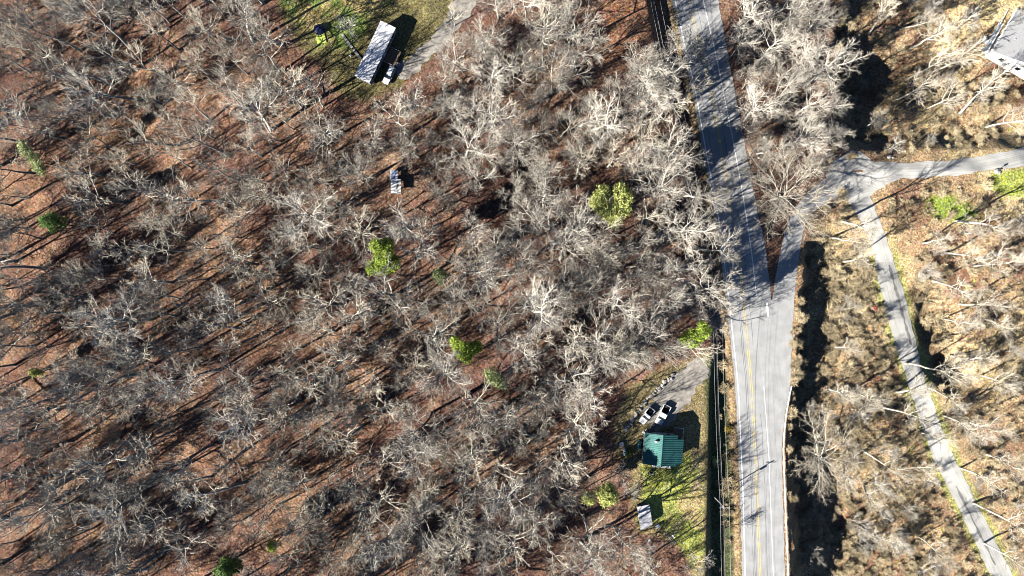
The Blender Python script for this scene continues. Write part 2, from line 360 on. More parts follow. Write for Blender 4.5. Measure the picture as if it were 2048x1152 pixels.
# ------------------------------------------------------------------ roads
def resample(pts, step):
    P_ = np.array(pts, float); d = np.r_[0, np.cumsum(np.hypot(*np.diff(P_, axis=0).T))]
    n = max(int(d[-1] / step), 2); t = np.linspace(0, d[-1], n)
    return np.stack([np.interp(t, d, P_[:, 0]), np.interp(t, d, P_[:, 1])], 1)
def smooth(a, k):
    if k < 2: return a
    p = np.pad(a, ((k, k), (0, 0)), mode='edge'); ker = np.ones(2 * k + 1) / (2 * k + 1)
    return np.stack([np.convolve(p[:, c], ker, 'valid') for c in range(a.shape[1])], 1)
def ribbon(name, left, right, m, lift, n=120, cross=8, k=3, kind=None, parent=None, edge=.0):
    """road between two plan polylines, laid on the ground"""
    def even(pts):
        P_ = np.array(pts, float); d = np.r_[0, np.cumsum(np.hypot(*np.diff(P_, axis=0).T))]; t = np.linspace(0, d[-1], n)
        return smooth(np.stack([np.interp(t, d, P_[:, 0]), np.interp(t, d, P_[:, 1])], 1), k)
    L, R = even(left), even(right); vs = []; uvs = []
    L = np.array([G(*p)[:2] for p in L]); R = np.array([G(*p)[:2] for p in R])
    run = 0
    for i in range(n):
        if i: run += np.hypot(*(L[i] - L[i - 1]))
        jl = edge * (math.sin(i * 1.7) + math.sin(i * .61 + 2)) * .5; jr = edge * (math.sin(i * 1.3 + 4) + math.sin(i * .47)) * .5
        wd = np.hypot(*(R[i] - L[i]))
        for c in range(cross + 1):
            t = c / cross; t = t + (jl if c == 0 else jr if c == cross else 0) / max(wd, .1)
            p = L[i] * (1 - t) + R[i] * t
            z = tz(*p)
            vs.append((p[0], p[1], z + lift)); uvs.append((t * wd, run))
    st = cross + 1
    fs = [(i * st + c, i * st + c + 1, (i + 1) * st + c + 1, (i + 1) * st + c) for i in range(n - 1) for c in range(cross)]
    a, b, c_ = (Vector(vs[k2]) for k2 in fs[0][:3])
    if (b - a).cross(c_ - a).z < 0: fs = [f[::-1] for f in fs]
    me = bpy.data.meshes.new(name); me.from_pydata(vs, [], fs); me.materials.append(m)
    uvl = me.uv_layers.new(name='UVMap'); idx = np.empty(len(me.loops), int); me.loops.foreach_get('vertex_index', idx)
    uvl.data.foreach_set('uv', np.array(uvs)[idx].ravel().astype(np.float32))
    o = link(name, me, parent)
    if kind: tag(o, kind=kind)
    return o
vv = np.concatenate([np.arange(-300, 598, 22), np.arange(598, 612, 4), np.arange(612, 1600, 22)])
rl = [(ip(v, LEFT_LINE) - 6, v) for v in vv]; rr = [(ip(v, ROAD_R), v) for v in vv]
# built by rows of constant v so the wide apron keeps its shape
def rows(name, fl, fr, vs_, m, lift, cross, kind=None, parent=None, edge=.25):
    pts = []; uvs = []
    for i, v in enumerate(vs_):
        a, b = G(fl(v), v), G(fr(v), v)
        for c in range(cross + 1):
            t = c / cross
            if c == 0: t -= edge * .3 * (math.sin(v * .09) + math.sin(v * .23)) / (b - a).length
            if c == cross: t += edge * (math.sin(v * .11 + 2) + math.sin(v * .29)) * .3 / (b - a).length
            p = a.lerp(b, t); pts.append((p.x, p.y, tz(p.x, p.y) + lift)); uvs.append((t * (b - a).length, v * S))
    st = cross + 1; n = len(vs_)
    fs = [((i + 1) * st + c, (i + 1) * st + c + 1, i * st + c + 1, i * st + c) for i in range(n - 1) for c in range(cross)]
    me = bpy.data.meshes.new(name); me.from_pydata(pts, [], fs); me.materials.append(m)
    uvl = me.uv_layers.new(name='UVMap'); idx = np.empty(len(me.loops), int); me.loops.foreach_get('vertex_index', idx)
    uvl.data.foreach_set('uv', np.array(uvs)[idx].ravel().astype(np.float32))
    o = link(name, me, parent)
    if kind: tag(o, kind=kind)
    return o
vs_all = np.unique(np.concatenate([np.arange(-300, 590, 8), np.arange(590, 612, 2), np.arange(612, 1600, 8)])).astype(float)
main_road = rows('main_road', lambda v: ip(v, LEFT_LINE) - 6, lambda v: ip(v, ROAD_R), vs_all, M['asphalt'], .06, 14, 'structure')
LF = .075
rows('edge_line', lambda v: ip(v, LEFT_LINE) - .95, lambda v: ip(v, LEFT_LINE) + .95, vs_all, M['line_white'], LF, 1, None, main_road, 0)
rows('edge_line', lambda v: ip(v, RIGHT_LINE) - .95, lambda v: ip(v, RIGHT_LINE) + .95, vs_all[vs_all < 594], M['line_white'], LF, 1, None, main_road, 0)
rows('edge_line', lambda v: ip(v, RIGHT_LINE) - .6, lambda v: ip(v, RIGHT_LINE) + .6, vs_all[vs_all > 770], M['line_white'], LF, 1, None, main_road, 0)
for s_ in (-1, 1):
    rows('centre_line', lambda v: ip(v, CENTRE) + s_ * 1.7 - .8, lambda v: ip(v, CENTRE) + s_ * 1.7 + .8, vs_all, M['line_yellow'], LF, 1, None, main_road, 0)
rows('stop_bar', lambda v: 1531.5 + (v - 605) * .1, lambda v: 1535.5 + (v - 605) * .1, np.arange(605., 634, 4), M['line_white'], LF + .004, 1, None, main_road, 0)
for off, v0, v1 in ((.30, 560, 1200), (.36, 600, 1200), (.72, -50, 700), (.2, -50, 420), (.8, 820, 1200)):
    fo = lambda v, o_=off: ip(v, LEFT_LINE) + (ip(v, RIGHT_LINE) - ip(v, LEFT_LINE)) * o_ + .5 * math.sin(v * .06) + .3 * math.sin(v * .17)
    rows('tar_seam', lambda v: fo(v) - .3, lambda v: fo(v) + .3, vs_all[(vs_all > v0) & (vs_all < v1)], M['tar'], LF - .005, 1, None, main_road, 0)

side_road = ribbon('side_road', [(1540, 645), (1544, 603), (1550, 560), (1560, 505), (1572, 455), (1590, 415), (1625, 375), (1668, 345)],
                   [(1585, 645), (1588, 603), (1592, 560), (1599, 505), (1608, 450), (1625, 422), (1660, 400), (1700, 395)], M['asphalt'], .05, 70, 8, 2, 'structure')
ribbon('junction_apron', [(1650, 350), (1672, 318), (1698, 300), (1722, 304), (1745, 322), (1800, 326), (1911, 320), (1986, 308), (2060, 292), (2200, 262)],
       [(1668, 386), (1690, 398), (1712, 402), (1735, 396), (1762, 374), (1800, 358), (1911, 351), (1998, 338), (2060, 333), (2200, 306)], M['asphalt_lane'], .072, 90, 8, 1, 'structure', edge=.3)
lane = ribbon('lane', [(1690, 392), (1715, 430), (1735, 470), (1746, 505), (1760, 576), (1781, 658), (1798, 716), (1813, 756), (1831, 816), (1850, 872), (1871, 929), (1906, 994), (1946, 1076), (1981, 1152), (2060, 1330)],
       [(1738, 388), (1752, 425), (1766, 455), (1778, 495), (1805, 576), (1823, 648), (1843, 736), (1856, 783), (1871, 816), (1888, 872), (1921, 941), (1945, 990), (1985, 1070), (2026, 1152), (2105, 1330)], M['asphalt_lane'], .06, 140, 8, 2, 'structure', edge=.25)
for a, b in (((1778, 530), (1800, 610)), ((1800, 610), (1822, 690)), ((1912, 972), (1990, 1130))):
    ribbon('tyre_track', [(a[0] - 2.5, a[1]), (b[0] - 2, b[1])], [(a[0] + 2, a[1]), (b[0] + 2.4, b[1])], M['dirt_track'], .07, 24, 2, 1, None, lane, edge=.25)
ribbon('gravel_drive', [(925, -60), (905, 10), (880, 55), (845, 92), (808, 122), (780, 135)], [(985, -60), (945, 20), (905, 75), (866, 112), (835, 142), (800, 165)], M['gravel'], .05, 50, 8, 2, 'structure', edge=.7)
ribbon('gravel_parking', [(1400, 712), (1362, 738), (1330, 770), (1305, 800), (1280, 832)], [(1425, 742), (1395, 775), (1372, 812), (1345, 842), (1310, 868)], M['gravel'], .05, 40, 8, 2, 'structure', edge=.6)

# guard rail
gp = [(1582, 772), (1577, 795), (1571, 830), (1567, 870), (1566, 900), (1568, 960), (1571, 1040), (1574, 1110), (1577, 1190)]
gpt = resample(gp, 12); gw = [G(*p) for p in gpt]
t = thing('guard_rail', 'galvanised guard rail curving along the road shoulder above the dark bank', 'guard rail', gw[0])
mb = MB(); prof = [(0, -.16), (.08, -.08), (.0, 0), (.08, .08), (0, .16)]
vs = []; 
for i, p in enumerate(gw):
    a = gw[max(i - 1, 0)]; b = gw[min(i + 1, len(gw) - 1)]; d = (b - a); nrm = Vector((d.y, -d.x, 0)).normalized() * -1
    vs += [p - gw[0] + nrm * o + Vector((0, 0, .62 + z)) for o, z in prof] + [p - gw[0] + nrm * (o - .2) + Vector((0, 0, .62 + z)) for o, z in prof[::-1]]
K = 10
mb.add(vs, [(i * K + k, i * K + (k + 1) % K, (i + 1) * K + (k + 1) % K, (i + 1) * K + k) for i in range(len(gw) - 1) for k in range(K)])
mb.build('rail_beam', M['wire'], t)
pm = MB().box((0, 0, .35), (.15, .15, .9)).mesh('post', M['wood_grey'])
for p in gw[::2]:
    o = link('post', pm, t); o.location = p - gw[0] + Vector((.16, 0, 0))

# ------------------------------------------------------------------ bare trees
def grow(seed, height, crown_r, fork, thick=1.0, bush=1.0, lean=(0, 0), levels=4, tw=1.0, updir=.35, limbs=0, steep=(40, 68)):
    """one bare broad-leaved tree: trunk mesh and branch mesh"""
    r = random.Random(seed); T, B = MB(), MB()
    def path(p, d, ln, ns, wig, up):
        pts = [p.copy()]; d = d.copy()
        for _ in range(ns):
            d = (d + Vector((r.gauss(0, wig), r.gauss(0, wig), r.gauss(0, wig) + up))).normalized()
            p = p + d * (ln / ns); pts.append(p.copy())
        return pts
    def along(pts, t):
        f = t * (len(pts) - 1); i = min(int(f), len(pts) - 2); return pts[i].lerp(pts[i + 1], f - i), (pts[i + 1] - pts[i]).normalized()
    def side(d, ang, az):
        e1 = d.cross(Vector((0, 0, 1)) if abs(d.z) < .95 else Vector((1, 0, 0))).normalized(); e2 = d.cross(e1)
        return (d * math.cos(ang) + (e1 * math.cos(az) + e2 * math.sin(az)) * math.sin(ang)).normalized()
    h_f = height * fork
    tr = .017 * height * thick
    tp = path(Vector((0, 0, -.3)), Vector((lean[0], lean[1], 1)).normalized(), height * .78, 9, .055, .03)
    rad = [tr * (1.25 if i == 0 else 1 - .72 * i / 9) for i in range(10)]
    T.tube(tp, rad, 7)
    def sub(p, d, ln, rad0, lev):
        ns = {1: 7, 2: 4, 3: 3, 4: 2}[lev]; wig = {1: .13, 2: .15, 3: .17, 4: .18}[lev]
        pts = path(p, d, ln, ns, wig, {1: updir * .28, 2: .08, 3: .07, 4: .05}[lev])
        r1 = {1: .045, 2: .028, 3: .017, 4: .008}[lev] * tw; rad0 = max(rad0, r1 * 1.25)
        B.mi = 1 if lev >= 3 else 0
        B.tube(pts, [rad0 + (r1 - rad0) * (i / ns) for i in range(ns + 1)], {1: 5, 2: 4, 3: 3, 4: 3}[lev], cap=False)
        if lev >= levels: return
        n = int(round({1: 7.2, 2: 5.0, 3: 3.3}[lev] * bush + r.uniform(-.8, .8)))
        az = r.uniform(0, 6.28)
        for k in range(n):
            t = {1: .3, 2: .25, 3: .2}[lev]; t = t + (1 - t) * (k + r.uniform(.1, .9)) / n; az += 2.4 + r.uniform(-.5, .5)
            q, dd = along(pts, t)
            l2 = ln * {1: .5, 2: .62, 3: .7}[lev] * (1.2 - .6 * t) * r.uniform(.65, 1.3)
            rr = (rad0 + (r1 - rad0) * t) * .62
            sub(q, side(dd, math.radians(r.uniform(*{1: (28, 56), 2: (26, 54), 3: (24, 56)}[lev])), az), l2, rr, lev + 1)
        q, dd = along(pts, 1); sub(q, dd, ln * .35, r1, lev + 1)
    n = limbs or r.randint(6, 9); az = r.uniform(0, 6.28)
    for k in range(n):
        t = fork / .78 + (1 - fork / .78) * (k + r.uniform(0, .6)) / n; t = min(t, .99)
        az += 2.4 + r.uniform(-.6, .6); q, dd = along(tp, t)
        ang = math.radians(r.uniform(*steep) - 24 * (t - .5))
        ln = crown_r * r.uniform(1.0, 1.5) * (1.2 - .45 * t)
        sub(q, side(Vector((0, 0, 1)), ang, az), ln, tr * (1 - .72 * t) * .68, 1)
    q, dd = along(tp, 1); sub(q, dd, height * .24, tr * .3, 1)
    return T, B
PROTO = []          # (trunk mesh, crown mesh, height)
for k in range(12):
    hgt = [20, 22, 18, 21, 19, 23, 17, 20, 22, 18.5, 21, 19.5][k]
    T, B = grow(100 + k, hgt, [6.2, 6.8, 5.6, 7.2, 6.0, 6.6, 5.4, 7.0, 6.2, 5.8, 6.5, 6.0][k], [.42, .5, .38, .36, .46, .52, .4, .34, .48, .42, .4, .45][k], [1, 1.1, .95, 1.2, 1, 1.1, .9, 1.25, 1, .95, 1.1, 1][k], bush=[1, .95, 1, .9, 1, .95, 1.05, .9, 1, 1, .95, 1][k], tw=1.5,
                lean=(random.uniform(-.1, .1), random.uniform(-.1, .1)))
    pale = k in (3, 7)
    PROTO.append((T.mesh('trunk', M['bark'], True), B.mesh('crown', [M['bark'], M['twig']]), hgt))
THIN = []           # slimmer, more open trees of the lower wood
for k in range(6):
    hgt = [18, 20, 16.5, 19, 21, 17.5][k]
    T, B = grow(700 + k, hgt, [4.6, 5.4, 4.8, 5.2, 5.0, 5.6][k], [.46, .5, .42, .48, .52, .4][k], .95, bush=.7, tw=1.45, steep=(42, 74), lean=(random.uniform(-.12, .12), random.uniform(-.12, .12)))
    THIN.append((T.mesh('trunk', M['bark'], True), B.mesh('crown', [M['bark_pale'], M['twig_pale']]), hgt))
PALE = []           # sparse white-barked trees of the open ground by the lane
for k in range(4):
    hgt = [18, 20, 17, 19][k]
    T, B = grow(300 + k, hgt, [3.6, 4.2, 4.6, 3.4][k], [.42, .45, .36, .5][k], 1.0, bush=.82, tw=1.25, lean=(random.uniform(-.14, .14), random.uniform(-.14, .14)))
    PALE.append((T.mesh('trunk', M['bark_pale'], True), B.mesh('crown', [M['bark_pale'], M['twig_pale']]), hgt))
T, B = grow(431, 20, 9.5, .3, 1.15, bush=1.0, tw=1.5, updir=.12, limbs=15, steep=(45, 75)); BIG = (T.mesh('trunk', M['bark_pale'], True), B.mesh('crown', [M['bark_pale'], M['twig_pale']]), 21)
SAP = []
for k in range(5):
    hgt = [9, 11, 7.5, 12, 10][k]
    T, B = grow(500 + k, hgt, [3.4, 3.8, 3.0, 3.6, 4.0][k], .25, .75, bush=.85, levels=4, tw=1.1)
    SAP.append((T.mesh('trunk', M['bark'], True), B.mesh('crown', [M['bark'], M['twig']]), hgt))

def put_tree(proto, base, rz, sc, label, group=None, name='bare_tree', cat='tree', tilt=(0, 0)):
    t = thing(name, label, cat, base, rz, group); t.scale = (sc, sc, sc); t.rotation_mode = 'ZYX'; t.rotation_euler = (tilt[0], tilt[1], rz)
    link('trunk', proto[0], t); link('crown', proto[1], t); return t

# hand-read trees: (u, v of the crown's middle, prototype kind, scale)
HAND_ROAD = [(918, 108, .8), (878, 158, .75), (838, 196, .7), (965, 70, .85), (905, 30, .6), (1290, 140, 1.15), (1365, 120, 1.0), (1160, 40, 1.1), (1090, 60, 1.05), (1040, 110, 1.0), (1110, 150, 1.0), (1190, 230, 1.05), (1250, 200, .95), (1330, 215, 1.0),
    (1375, 190, .9), (1130, 250, 1.0), (1290, 285, 1.0), (1360, 300, 1.05), (1395, 370, 1.0), (1330, 360, 1.05), (1230, 315, 1.0), (1160, 340, 1.0), (1300, 440, 1.1), (1370, 450, 1.1), (1425, 490, .9),
    (1200, 490, 1.05), (1270, 530, 1.0), (1345, 540, 1.05), (1400, 590, 1.1), (1180, 580, 1.0), (1250, 620, 1.0), (1320, 620, 1.0), (1160, 660, 1.05), (1220, 700, 1.0), (1300, 690, 1.1), (1410, 640, .95),
    (1380, 690, .8), (1140, 740, 1.0), (1190, 790, 1.0), (1080, 690, 1.0), (1110, 600, .95), (1160, 430, .9)]
HAND_STRIP = [(1520, 30, 1.0), (1590, 20, 1.0), (1650, 40, .9), (1545, 95, .95), (1615, 110, 1.1), (1480, 95, .7), (1660, 140, 1.0), (1560, 190, 1.05), (1635, 205, 1.0), (1525, 215, .85), (1600, 270, 1.05), (1660, 275, .9), (1545, 290, .8), (1505, 160, .7), (1640, 330, .9), (1575, 0, .9), (1520, 345, .6)]
HAND_LANE = [(1790, 30), (1850, 25), (1890, 55), (1925, 112), (1870, 130), (1990, 200), (2030, 235), (1905, 195), (1840, 175), (1740, 430), (1700, 470), (1730, 520), (1990, 430), (2010, 530), (1960, 500), (1930, 560), (1985, 610), (2030, 640), (1900, 480),
    (1690, 790), (1750, 800), (1720, 880), (1770, 920), (1810, 830), (1850, 800), (1880, 740), (1920, 790), (1960, 720), (2010, 760), (1990, 860), (1950, 850), (2030, 930), (1840, 960), (1780, 1000), (1740, 960), (2020, 1040), (1880, 880), (1700, 700), (1760, 1080), (1880, 1100), (1980, 960), (2030, 1120), (1930, 640), (1760, 240)]
LANDMARKS = [  # words that name it, u, v
    ('the white roofed mobile home', 750, 105), ('the gravel drive of the mobile home', 885, 60), ('the lime green panel', 642, 76), ('the two tin sheet roofs', 790, 366),
    ('the big rounded evergreen', 1225, 408), ('the pointed lime evergreen', 762, 515), ('the pale round evergreen', 878, 552), ('the branching lime evergreen', 930, 700), ('the pale evergreen below it', 992, 757),
    ('the evergreen beside the main road', 1390, 672), ('the green roofed house', 1322, 900), ('the tin roofed shed', 1290, 1035), ('the two pickups', 1310, 830), ('the yellow green evergreens', 1200, 992),
    ('the tiny lime evergreen', 545, 1092), ('the dark green evergreen', 450, 1140), ('the slender pale evergreen', 65, 320), ('the clumped green evergreen', 100, 445),
    ('the pale trunk fallen in the wood', 590, 512), ('the dark trunk fallen under crowns', 385, 240), ('the upper fallen trunk', 172, 180), ('the lower fallen trunk', 716, 822), ('the long dark fallen trunk', 898, 1084), ('the forked fallen trunk', 740, 1050), ('the thin pale fallen trunk', 168, 653), ('the pale branch fallen low down', 285, 1002), ('the faded yellow shrub', 70, 745), ('the fallen pole', 1065, 873), ('the roadside power pole', 1372, 285), ('the topmost power wires', 1320, 40)]
def crown_base(u, v, h):
    """root point of a tree whose crown, h above ground, is seen at u, v"""
    g = G(u, v, h); return Vector((g.x, g.y, tz(g.x, g.y)))
EVERGREEN = [(65, 320, 3.0), (100, 445, 3.2), (762, 515, 4.2), (878, 552, 2.6), (930, 700, 4.0), (992, 757, 3.0), (1225, 408, 5.5), (1390, 672, 3.6), (1178, 997, 2.4), (1215, 990, 3.4), (545, 1092, 1.9), (450, 1140, 3.4), (70, 745, 1.8)]
taken = []          # (u, v of crown, radius in plan units)
trees = []          # (crown uv, kind, prototype, scale, spin)
def reg(u, v, r): taken.append((u, v, r))
for u, v, s_ in HAND_ROAD: trees.append((u, v, 'road', THIN[rng.integers(6)] if rng.random() < .4 else PROTO[rng.integers(12)], s_ * rng.uniform(.92, 1.1))); reg(u, v, 40)
for u, v, s_ in HAND_STRIP: trees.append((u, v, 'strip', PROTO[rng.integers(12)], s_ * rng.uniform(.9, 1.0))); reg(u, v, 40)
trees.append((1588, 385, 'big', BIG, 1.0)); reg(1588, 385, 80); trees.append((1662, 925, 'fan', BIG, .82)); reg(1662, 925, 60)
for u, v in HAND_LANE: trees.append((u, v, 'lane', PALE[rng.integers(4)], rng.uniform(.75, 1.1))); reg(u, v, 30)
EX = [YARD_TOP, YARD_LOW, GAP_TOP]
MU, MV = np.meshgrid(np.arange(-160, 1500, 3.0), np.arange(-80, 1320, 3.0))
_ex = np.min([poly_sd(MU, MV, p) for p in EX], axis=0)
_bad = (MU > ip(MV, LEFT_LINE) - 62) | (np.hypot(MU - 790, MV - 366) < 78) | (np.hypot(MU - 1222, MV - 885) < 62) | (np.hypot(MU - 588, MV - 106) < 44)
for eu, ev, er in EVERGREEN: _bad |= np.hypot(MU - eu, MV - ev) < er / S + 40
def free(u, v, marg):
    j, i = min(max(int((v + 80) / 3), 0), MU.shape[0] - 1), min(max(int((u + 160) / 3), 0), MU.shape[1] - 1)
    return not _bad[j, i] and _ex[j, i] >= marg
# fill the wood: best-candidate spacing
forest = []
target = 300 - len(trees)
pts = [(a, b) for a, b, _ in taken]
tries = 0
while len(forest) < 330 and tries < 30000:
    tries += 1
    u, v = rng.uniform(-140, 1440), rng.uniform(-60, 1290)
    dmin = 54 + 12 * rng.random()
    if not free(u, v, 34): continue
    if any((q[0] - u) ** 2 + (q[1] - v) ** 2 < dmin * dmin for q in pts): continue
    pts.append((u, v)); forest.append((u, v))
inview = [p for p in forest if -10 < p[0] < 2058 and -10 < p[1] < 1162]
outview = [p for p in forest if p not in set(inview)]
inview = inview[:target] ; over = [p for p in forest if p not in set(inview) and p not in set(outview)]
for u, v in inview:
    p_thin = max(float(sms(1100, 500, u - .5 * (v - 500))) * .9, 1.0 if (1040 < u < 1290 and v > 820) else 0)
    trees.append((u, v, 'wood', THIN[rng.integers(6)] if rng.random() < p_thin else PROTO[rng.integers(12)], rng.choice([rng.uniform(.7, .95), rng.uniform(.95, 1.22)])))
print('trees', len(trees), 'wood', len(inview), 'out', len(outview), 'over', len(over))

ORD = ['nearest', 'second nearest', 'third nearest', 'fourth nearest', 'fifth nearest', 'sixth nearest', 'seventh nearest', 'eighth nearest']
count = {}
def tree_words(u, v, kind):
    if kind == 'big': return 'very large spreading pale bare tree beside the road junction, branches radiating all round', None
    if kind == 'strip':
        near = 'dense row of bare trees'; k = ('strip',)
    best = None
    for nm, lu, lv in LANDMARKS:
        if lu is None: continue
        d = math.hypot(u - lu, v - lv)
        if best is None or d < best[0]: best = (d, nm, lu, lv)
    return best
rest = []
order = sorted(range(len(trees)), key=lambda i: (tree_words(*trees[i][:3])[0] if trees[i][2] == 'wood' or trees[i][2] == 'road' else trees[i][1]) if trees[i][2] not in ('fan', 'big') else 0)
used_lane = 0
for i in order:
    u, v, kind, pr, sc = trees[i]
    grp = None; 
    if kind == 'big': lab = 'very large spreading pale bare tree beside the road junction, branches radiating all round'
    elif kind == 'fan': lab = 'broad pale bare tree with fanned branches on the bank below the guard rail'
    elif kind == 'strip':
        count['strip'] = count.get('strip', 0) + 1; k = count['strip']
        lab = '%s bare tree%s down the dense roadside row between road and dark hollow' % (['first', 'second', 'third', 'fourth', 'fifth', 'sixth', 'seventh', 'eighth', 'ninth', 'tenth', 'eleventh', 'twelfth', 'thirteenth', 'fourteenth', 'fifteenth', 'sixteenth', 'last'][k - 1], ''); grp = 'bare trees in the roadside row'
    elif kind == 'lane':
        grp = 'pale bare trees on the open ground by the lane'
        zone_ = 'above the junction' if v < 300 else 'between the junction and the lane bend' if v < 700 else 'on the slope between main road and lane' if u < ip(v, LANE_MID) else 'on the far side of the lane'
        count[zone_] = count.get(zone_, 0) + 1
        lab = 'slender pale bare tree %s, number %d from the top' % (zone_, count[zone_]) if False else None
        side_ = 'nearest the top edge' 
        k = count[zone_]; ow = ['first', 'second', 'third', 'fourth', 'fifth', 'sixth', 'seventh', 'eighth', 'ninth', 'tenth', 'eleventh', 'twelfth', 'thirteenth', 'fourteenth', 'fifteenth', 'sixteenth', 'seventeenth', 'eighteenth', 'nineteenth', 'twentieth', 'last']
        lab = 'slender pale bare tree %s, %s from the top' % (zone_, ow[min(k - 1, 20)])
    else:
        d, nm, lu, lv = tree_words(u, v, kind)
        a = math.degrees(math.atan2(lv - v, u - lu)) % 360
        sd_ = 'road side' if a < 45 or a >= 315 else 'upper side' if a < 135 else 'woodland side' if a < 225 else 'lower side'
        key = (nm, sd_); count[key] = count.get(key, 0) + 1; k = count[key]
        if k <= 8 and d < 330: lab = 'bare tree %s to %s on its %s' % (ORD[k - 1], nm, sd_)
        else: lab = 'bare grey tree deep among others in the leaf strewn wood'; 
        grp = 'bare trees of the leaf strewn wood'
    hgt = pr[2] * sc
    b = crown_base(u, v, hgt * (.72 if kind != 'lane' else .7))
    tl = (rng.normal(0, .05), rng.normal(0, .05)) if kind not in ('big', 'fan') else (0, 0)
    if kind == 'road' and u > 1260: tl = (tl[0], tl[1] + .06)
    put_tree(pr, b, rng.uniform(0, 6.28), sc, lab, grp, tilt=tl)

# ------------------------------------------------------------------ scattered stuff through geometry nodes
def scatter(name, protos, pts, scales, label, cat, split=None):
    """protos: list of lists of objects; pts: world points"""
    n = len(pts); me = bpy.data.meshes.new(name); me.vertices.add(n); me.vertices.foreach_set('co', np.array(pts, np.float32).ravel())
    a = me.attributes.new('spin', 'FLOAT_VECTOR', 'POINT'); a.data.foreach_set('vector', np.stack([rng.normal(0, .06, n), rng.normal(0, .06, n), rng.uniform(0, 6.28, n)], 1).astype(np.float32).ravel())
    a = me.attributes.new('size', 'FLOAT', 'POINT'); a.data.foreach_set('value', np.array(scales, np.float32))
    a = me.attributes.new('pick', 'INT', 'POINT'); a.data.foreach_set('value', (rng.integers(0, len(protos), n) if split is None else np.where(np.arange(n) < split[0], rng.integers(0, split[1], n), rng.integers(split[1], len(protos), n))).astype(np.int32))
    o = link(name, me); tag(o, label, cat, kind='stuff')
    g = bpy.data.node_groups.new(name, 'GeometryNodeTree'); g.interface.new_socket('Geometry', in_out='INPUT', socket_type='NodeSocketGeometry'); g.interface.new_socket('Geometry', in_out='OUTPUT', socket_type='NodeSocketGeometry')
    N, L = g.nodes, g.links; gi = N.new('NodeGroupInput'); go = N.new('NodeGroupOutput'); j = N.new('GeometryNodeJoinGeometry')
    def att(nm, ty):
        x = N.new('GeometryNodeInputNamedAttribute'); x.data_type = ty; x.inputs['Name'].default_value = nm; return x.outputs[0]
    sp, sz, pk = att('spin', 'FLOAT_VECTOR'), att('size', 'FLOAT'), att('pick', 'INT')
    e2r = N.new('FunctionNodeEulerToRotation'); L.new(sp, e2r.inputs[0])
    for k, objs in enumerate(protos):
        cmp = N.new('FunctionNodeCompare'); cmp.data_type = 'INT'; cmp.operation = 'EQUAL'
        L.new(pk, cmp.inputs[2]); cmp.inputs[3].default_value = k
        for ob in objs:
            oi = N.new('GeometryNodeObjectInfo'); oi.inputs['Object'].default_value = ob; oi.inputs['As Instance'].default_value = True; oi.transform_space = 'ORIGINAL'
            iop = N.new('GeometryNodeInstanceOnPoints'); L.new(gi.outputs[0], iop.inputs['Points']); L.new(cmp.outputs[0], iop.inputs['Selection'])
            L.new(oi.outputs['Geometry'], iop.inputs['Instance']); L.new(e2r.outputs[0], iop.inputs['Rotation']); L.new(sz, iop.inputs['Scale'])
            L.new(iop.outputs[0], j.inputs[0])
    L.new(j.outputs[0], go.inputs[0]); md = o.modifiers.new('scatter', 'NODES'); md.node_group = g
    return o
def proto_parts(meshes): 
    out = []
    for o in bpy.data.objects:
        if o.type == 'MESH' and o.data in meshes and len(out) < len(meshes) and o.data not in [q.data for q in out]: out.append(o)
    return out
# saplings that stand free enough to be told apart, one of each form
sap_objs = []
for k, (u, v, lab) in enumerate([(697, 50, 'small bare sapling on the mown yard above the grey boardwalk'), (1235, 950, 'small bare sapling at the wood edge behind the propane tank'), (1262, 985, 'twiggy bare sapling above the tin roofed shed'), (1690, 620, 'thin bare sapling on the dry slope below the side road'), (1395, 1120, 'twiggy bare sapling at the foot of the lawn')]):
    t = put_tree(SAP[k], crown_base(u, v, 4), rng.uniform(0, 6), .8, lab, None, 'sapling', 'sapling'); sap_objs.append(list(t.children))
sp, ss = [], []
for u, v in outview + over:
    if u > 960 and v > 1150: continue
    b = crown_base(u, v, 14); sp.append(b)
n0 = len(sp)
for _ in range(70):
    u, v = rng.uniform(1140, 1400), rng.uniform(90, 760)
    if free(u, v, 40) and len(sp) < len(outview + over) + 4: sp.append(crown_base(u, v, 14))
thin_objs = [b for b in (proto_parts(q[:2]) for q in THIN) if len(b) == 2]
big_objs = [proto_parts(PROTO[k][:2]) for k in range(12)]
big_objs = [b for b in big_objs if len(b) == 2]
scatter('forest', big_objs, sp, rng.uniform(.8, 1.1, len(sp)), 'bare grey trees closing the wood around the edges of the picture', 'woods')
sp, ss = [], []; tries = 0
while len(sp) < 330 and tries < 20000:
    tries += 1
    u, v = rng.uniform(-80, 1440), rng.uniform(-40, 1240)
    if not free(u, v, 24) or rng.random() < (.7 if u > 260 else .3) * float(sms(1150, 550, u - .5 * (v - 500))): continue
    sp.append(crown_base(u, v, 6)); ss.append(rng.uniform(.5, 1.15))
for u0, u1, v0, v1, n in ((1480, 1680, 0, 300, 50), (1700, 2060, 0, 300, 12), (1850, 2060, 420, 1150, 34), (1600, 1850, 760, 1150, 24)):
    for _ in range(n):
        u, v = rng.uniform(u0, u1), rng.uniform(v0, v1)
        if abs(u - ip(v, LANE_MID)) < 40 and v > 380: continue
        sp.append(crown_base(u, v, 5)); ss.append(rng.uniform(.4, .9))
n_sap = len(sp)
for _ in range(110):
    u, v = rng.uniform(-60, 1250), rng.uniform(-20, 1240)
    if rng.random() > float(sms(1250, 500, u - .5 * (v - 500))) or not free(u, v, 40): continue
    sp.append(crown_base(u, v, 12)); ss.append(rng.uniform(.6, .95)); n_thin = len(sp)
scatter('understorey_woods', sap_objs + thin_objs, sp, ss, 'thin bare saplings and slim trees filling the gaps between the larger trees', 'undergrowth', (n_sap, len(sap_objs)))

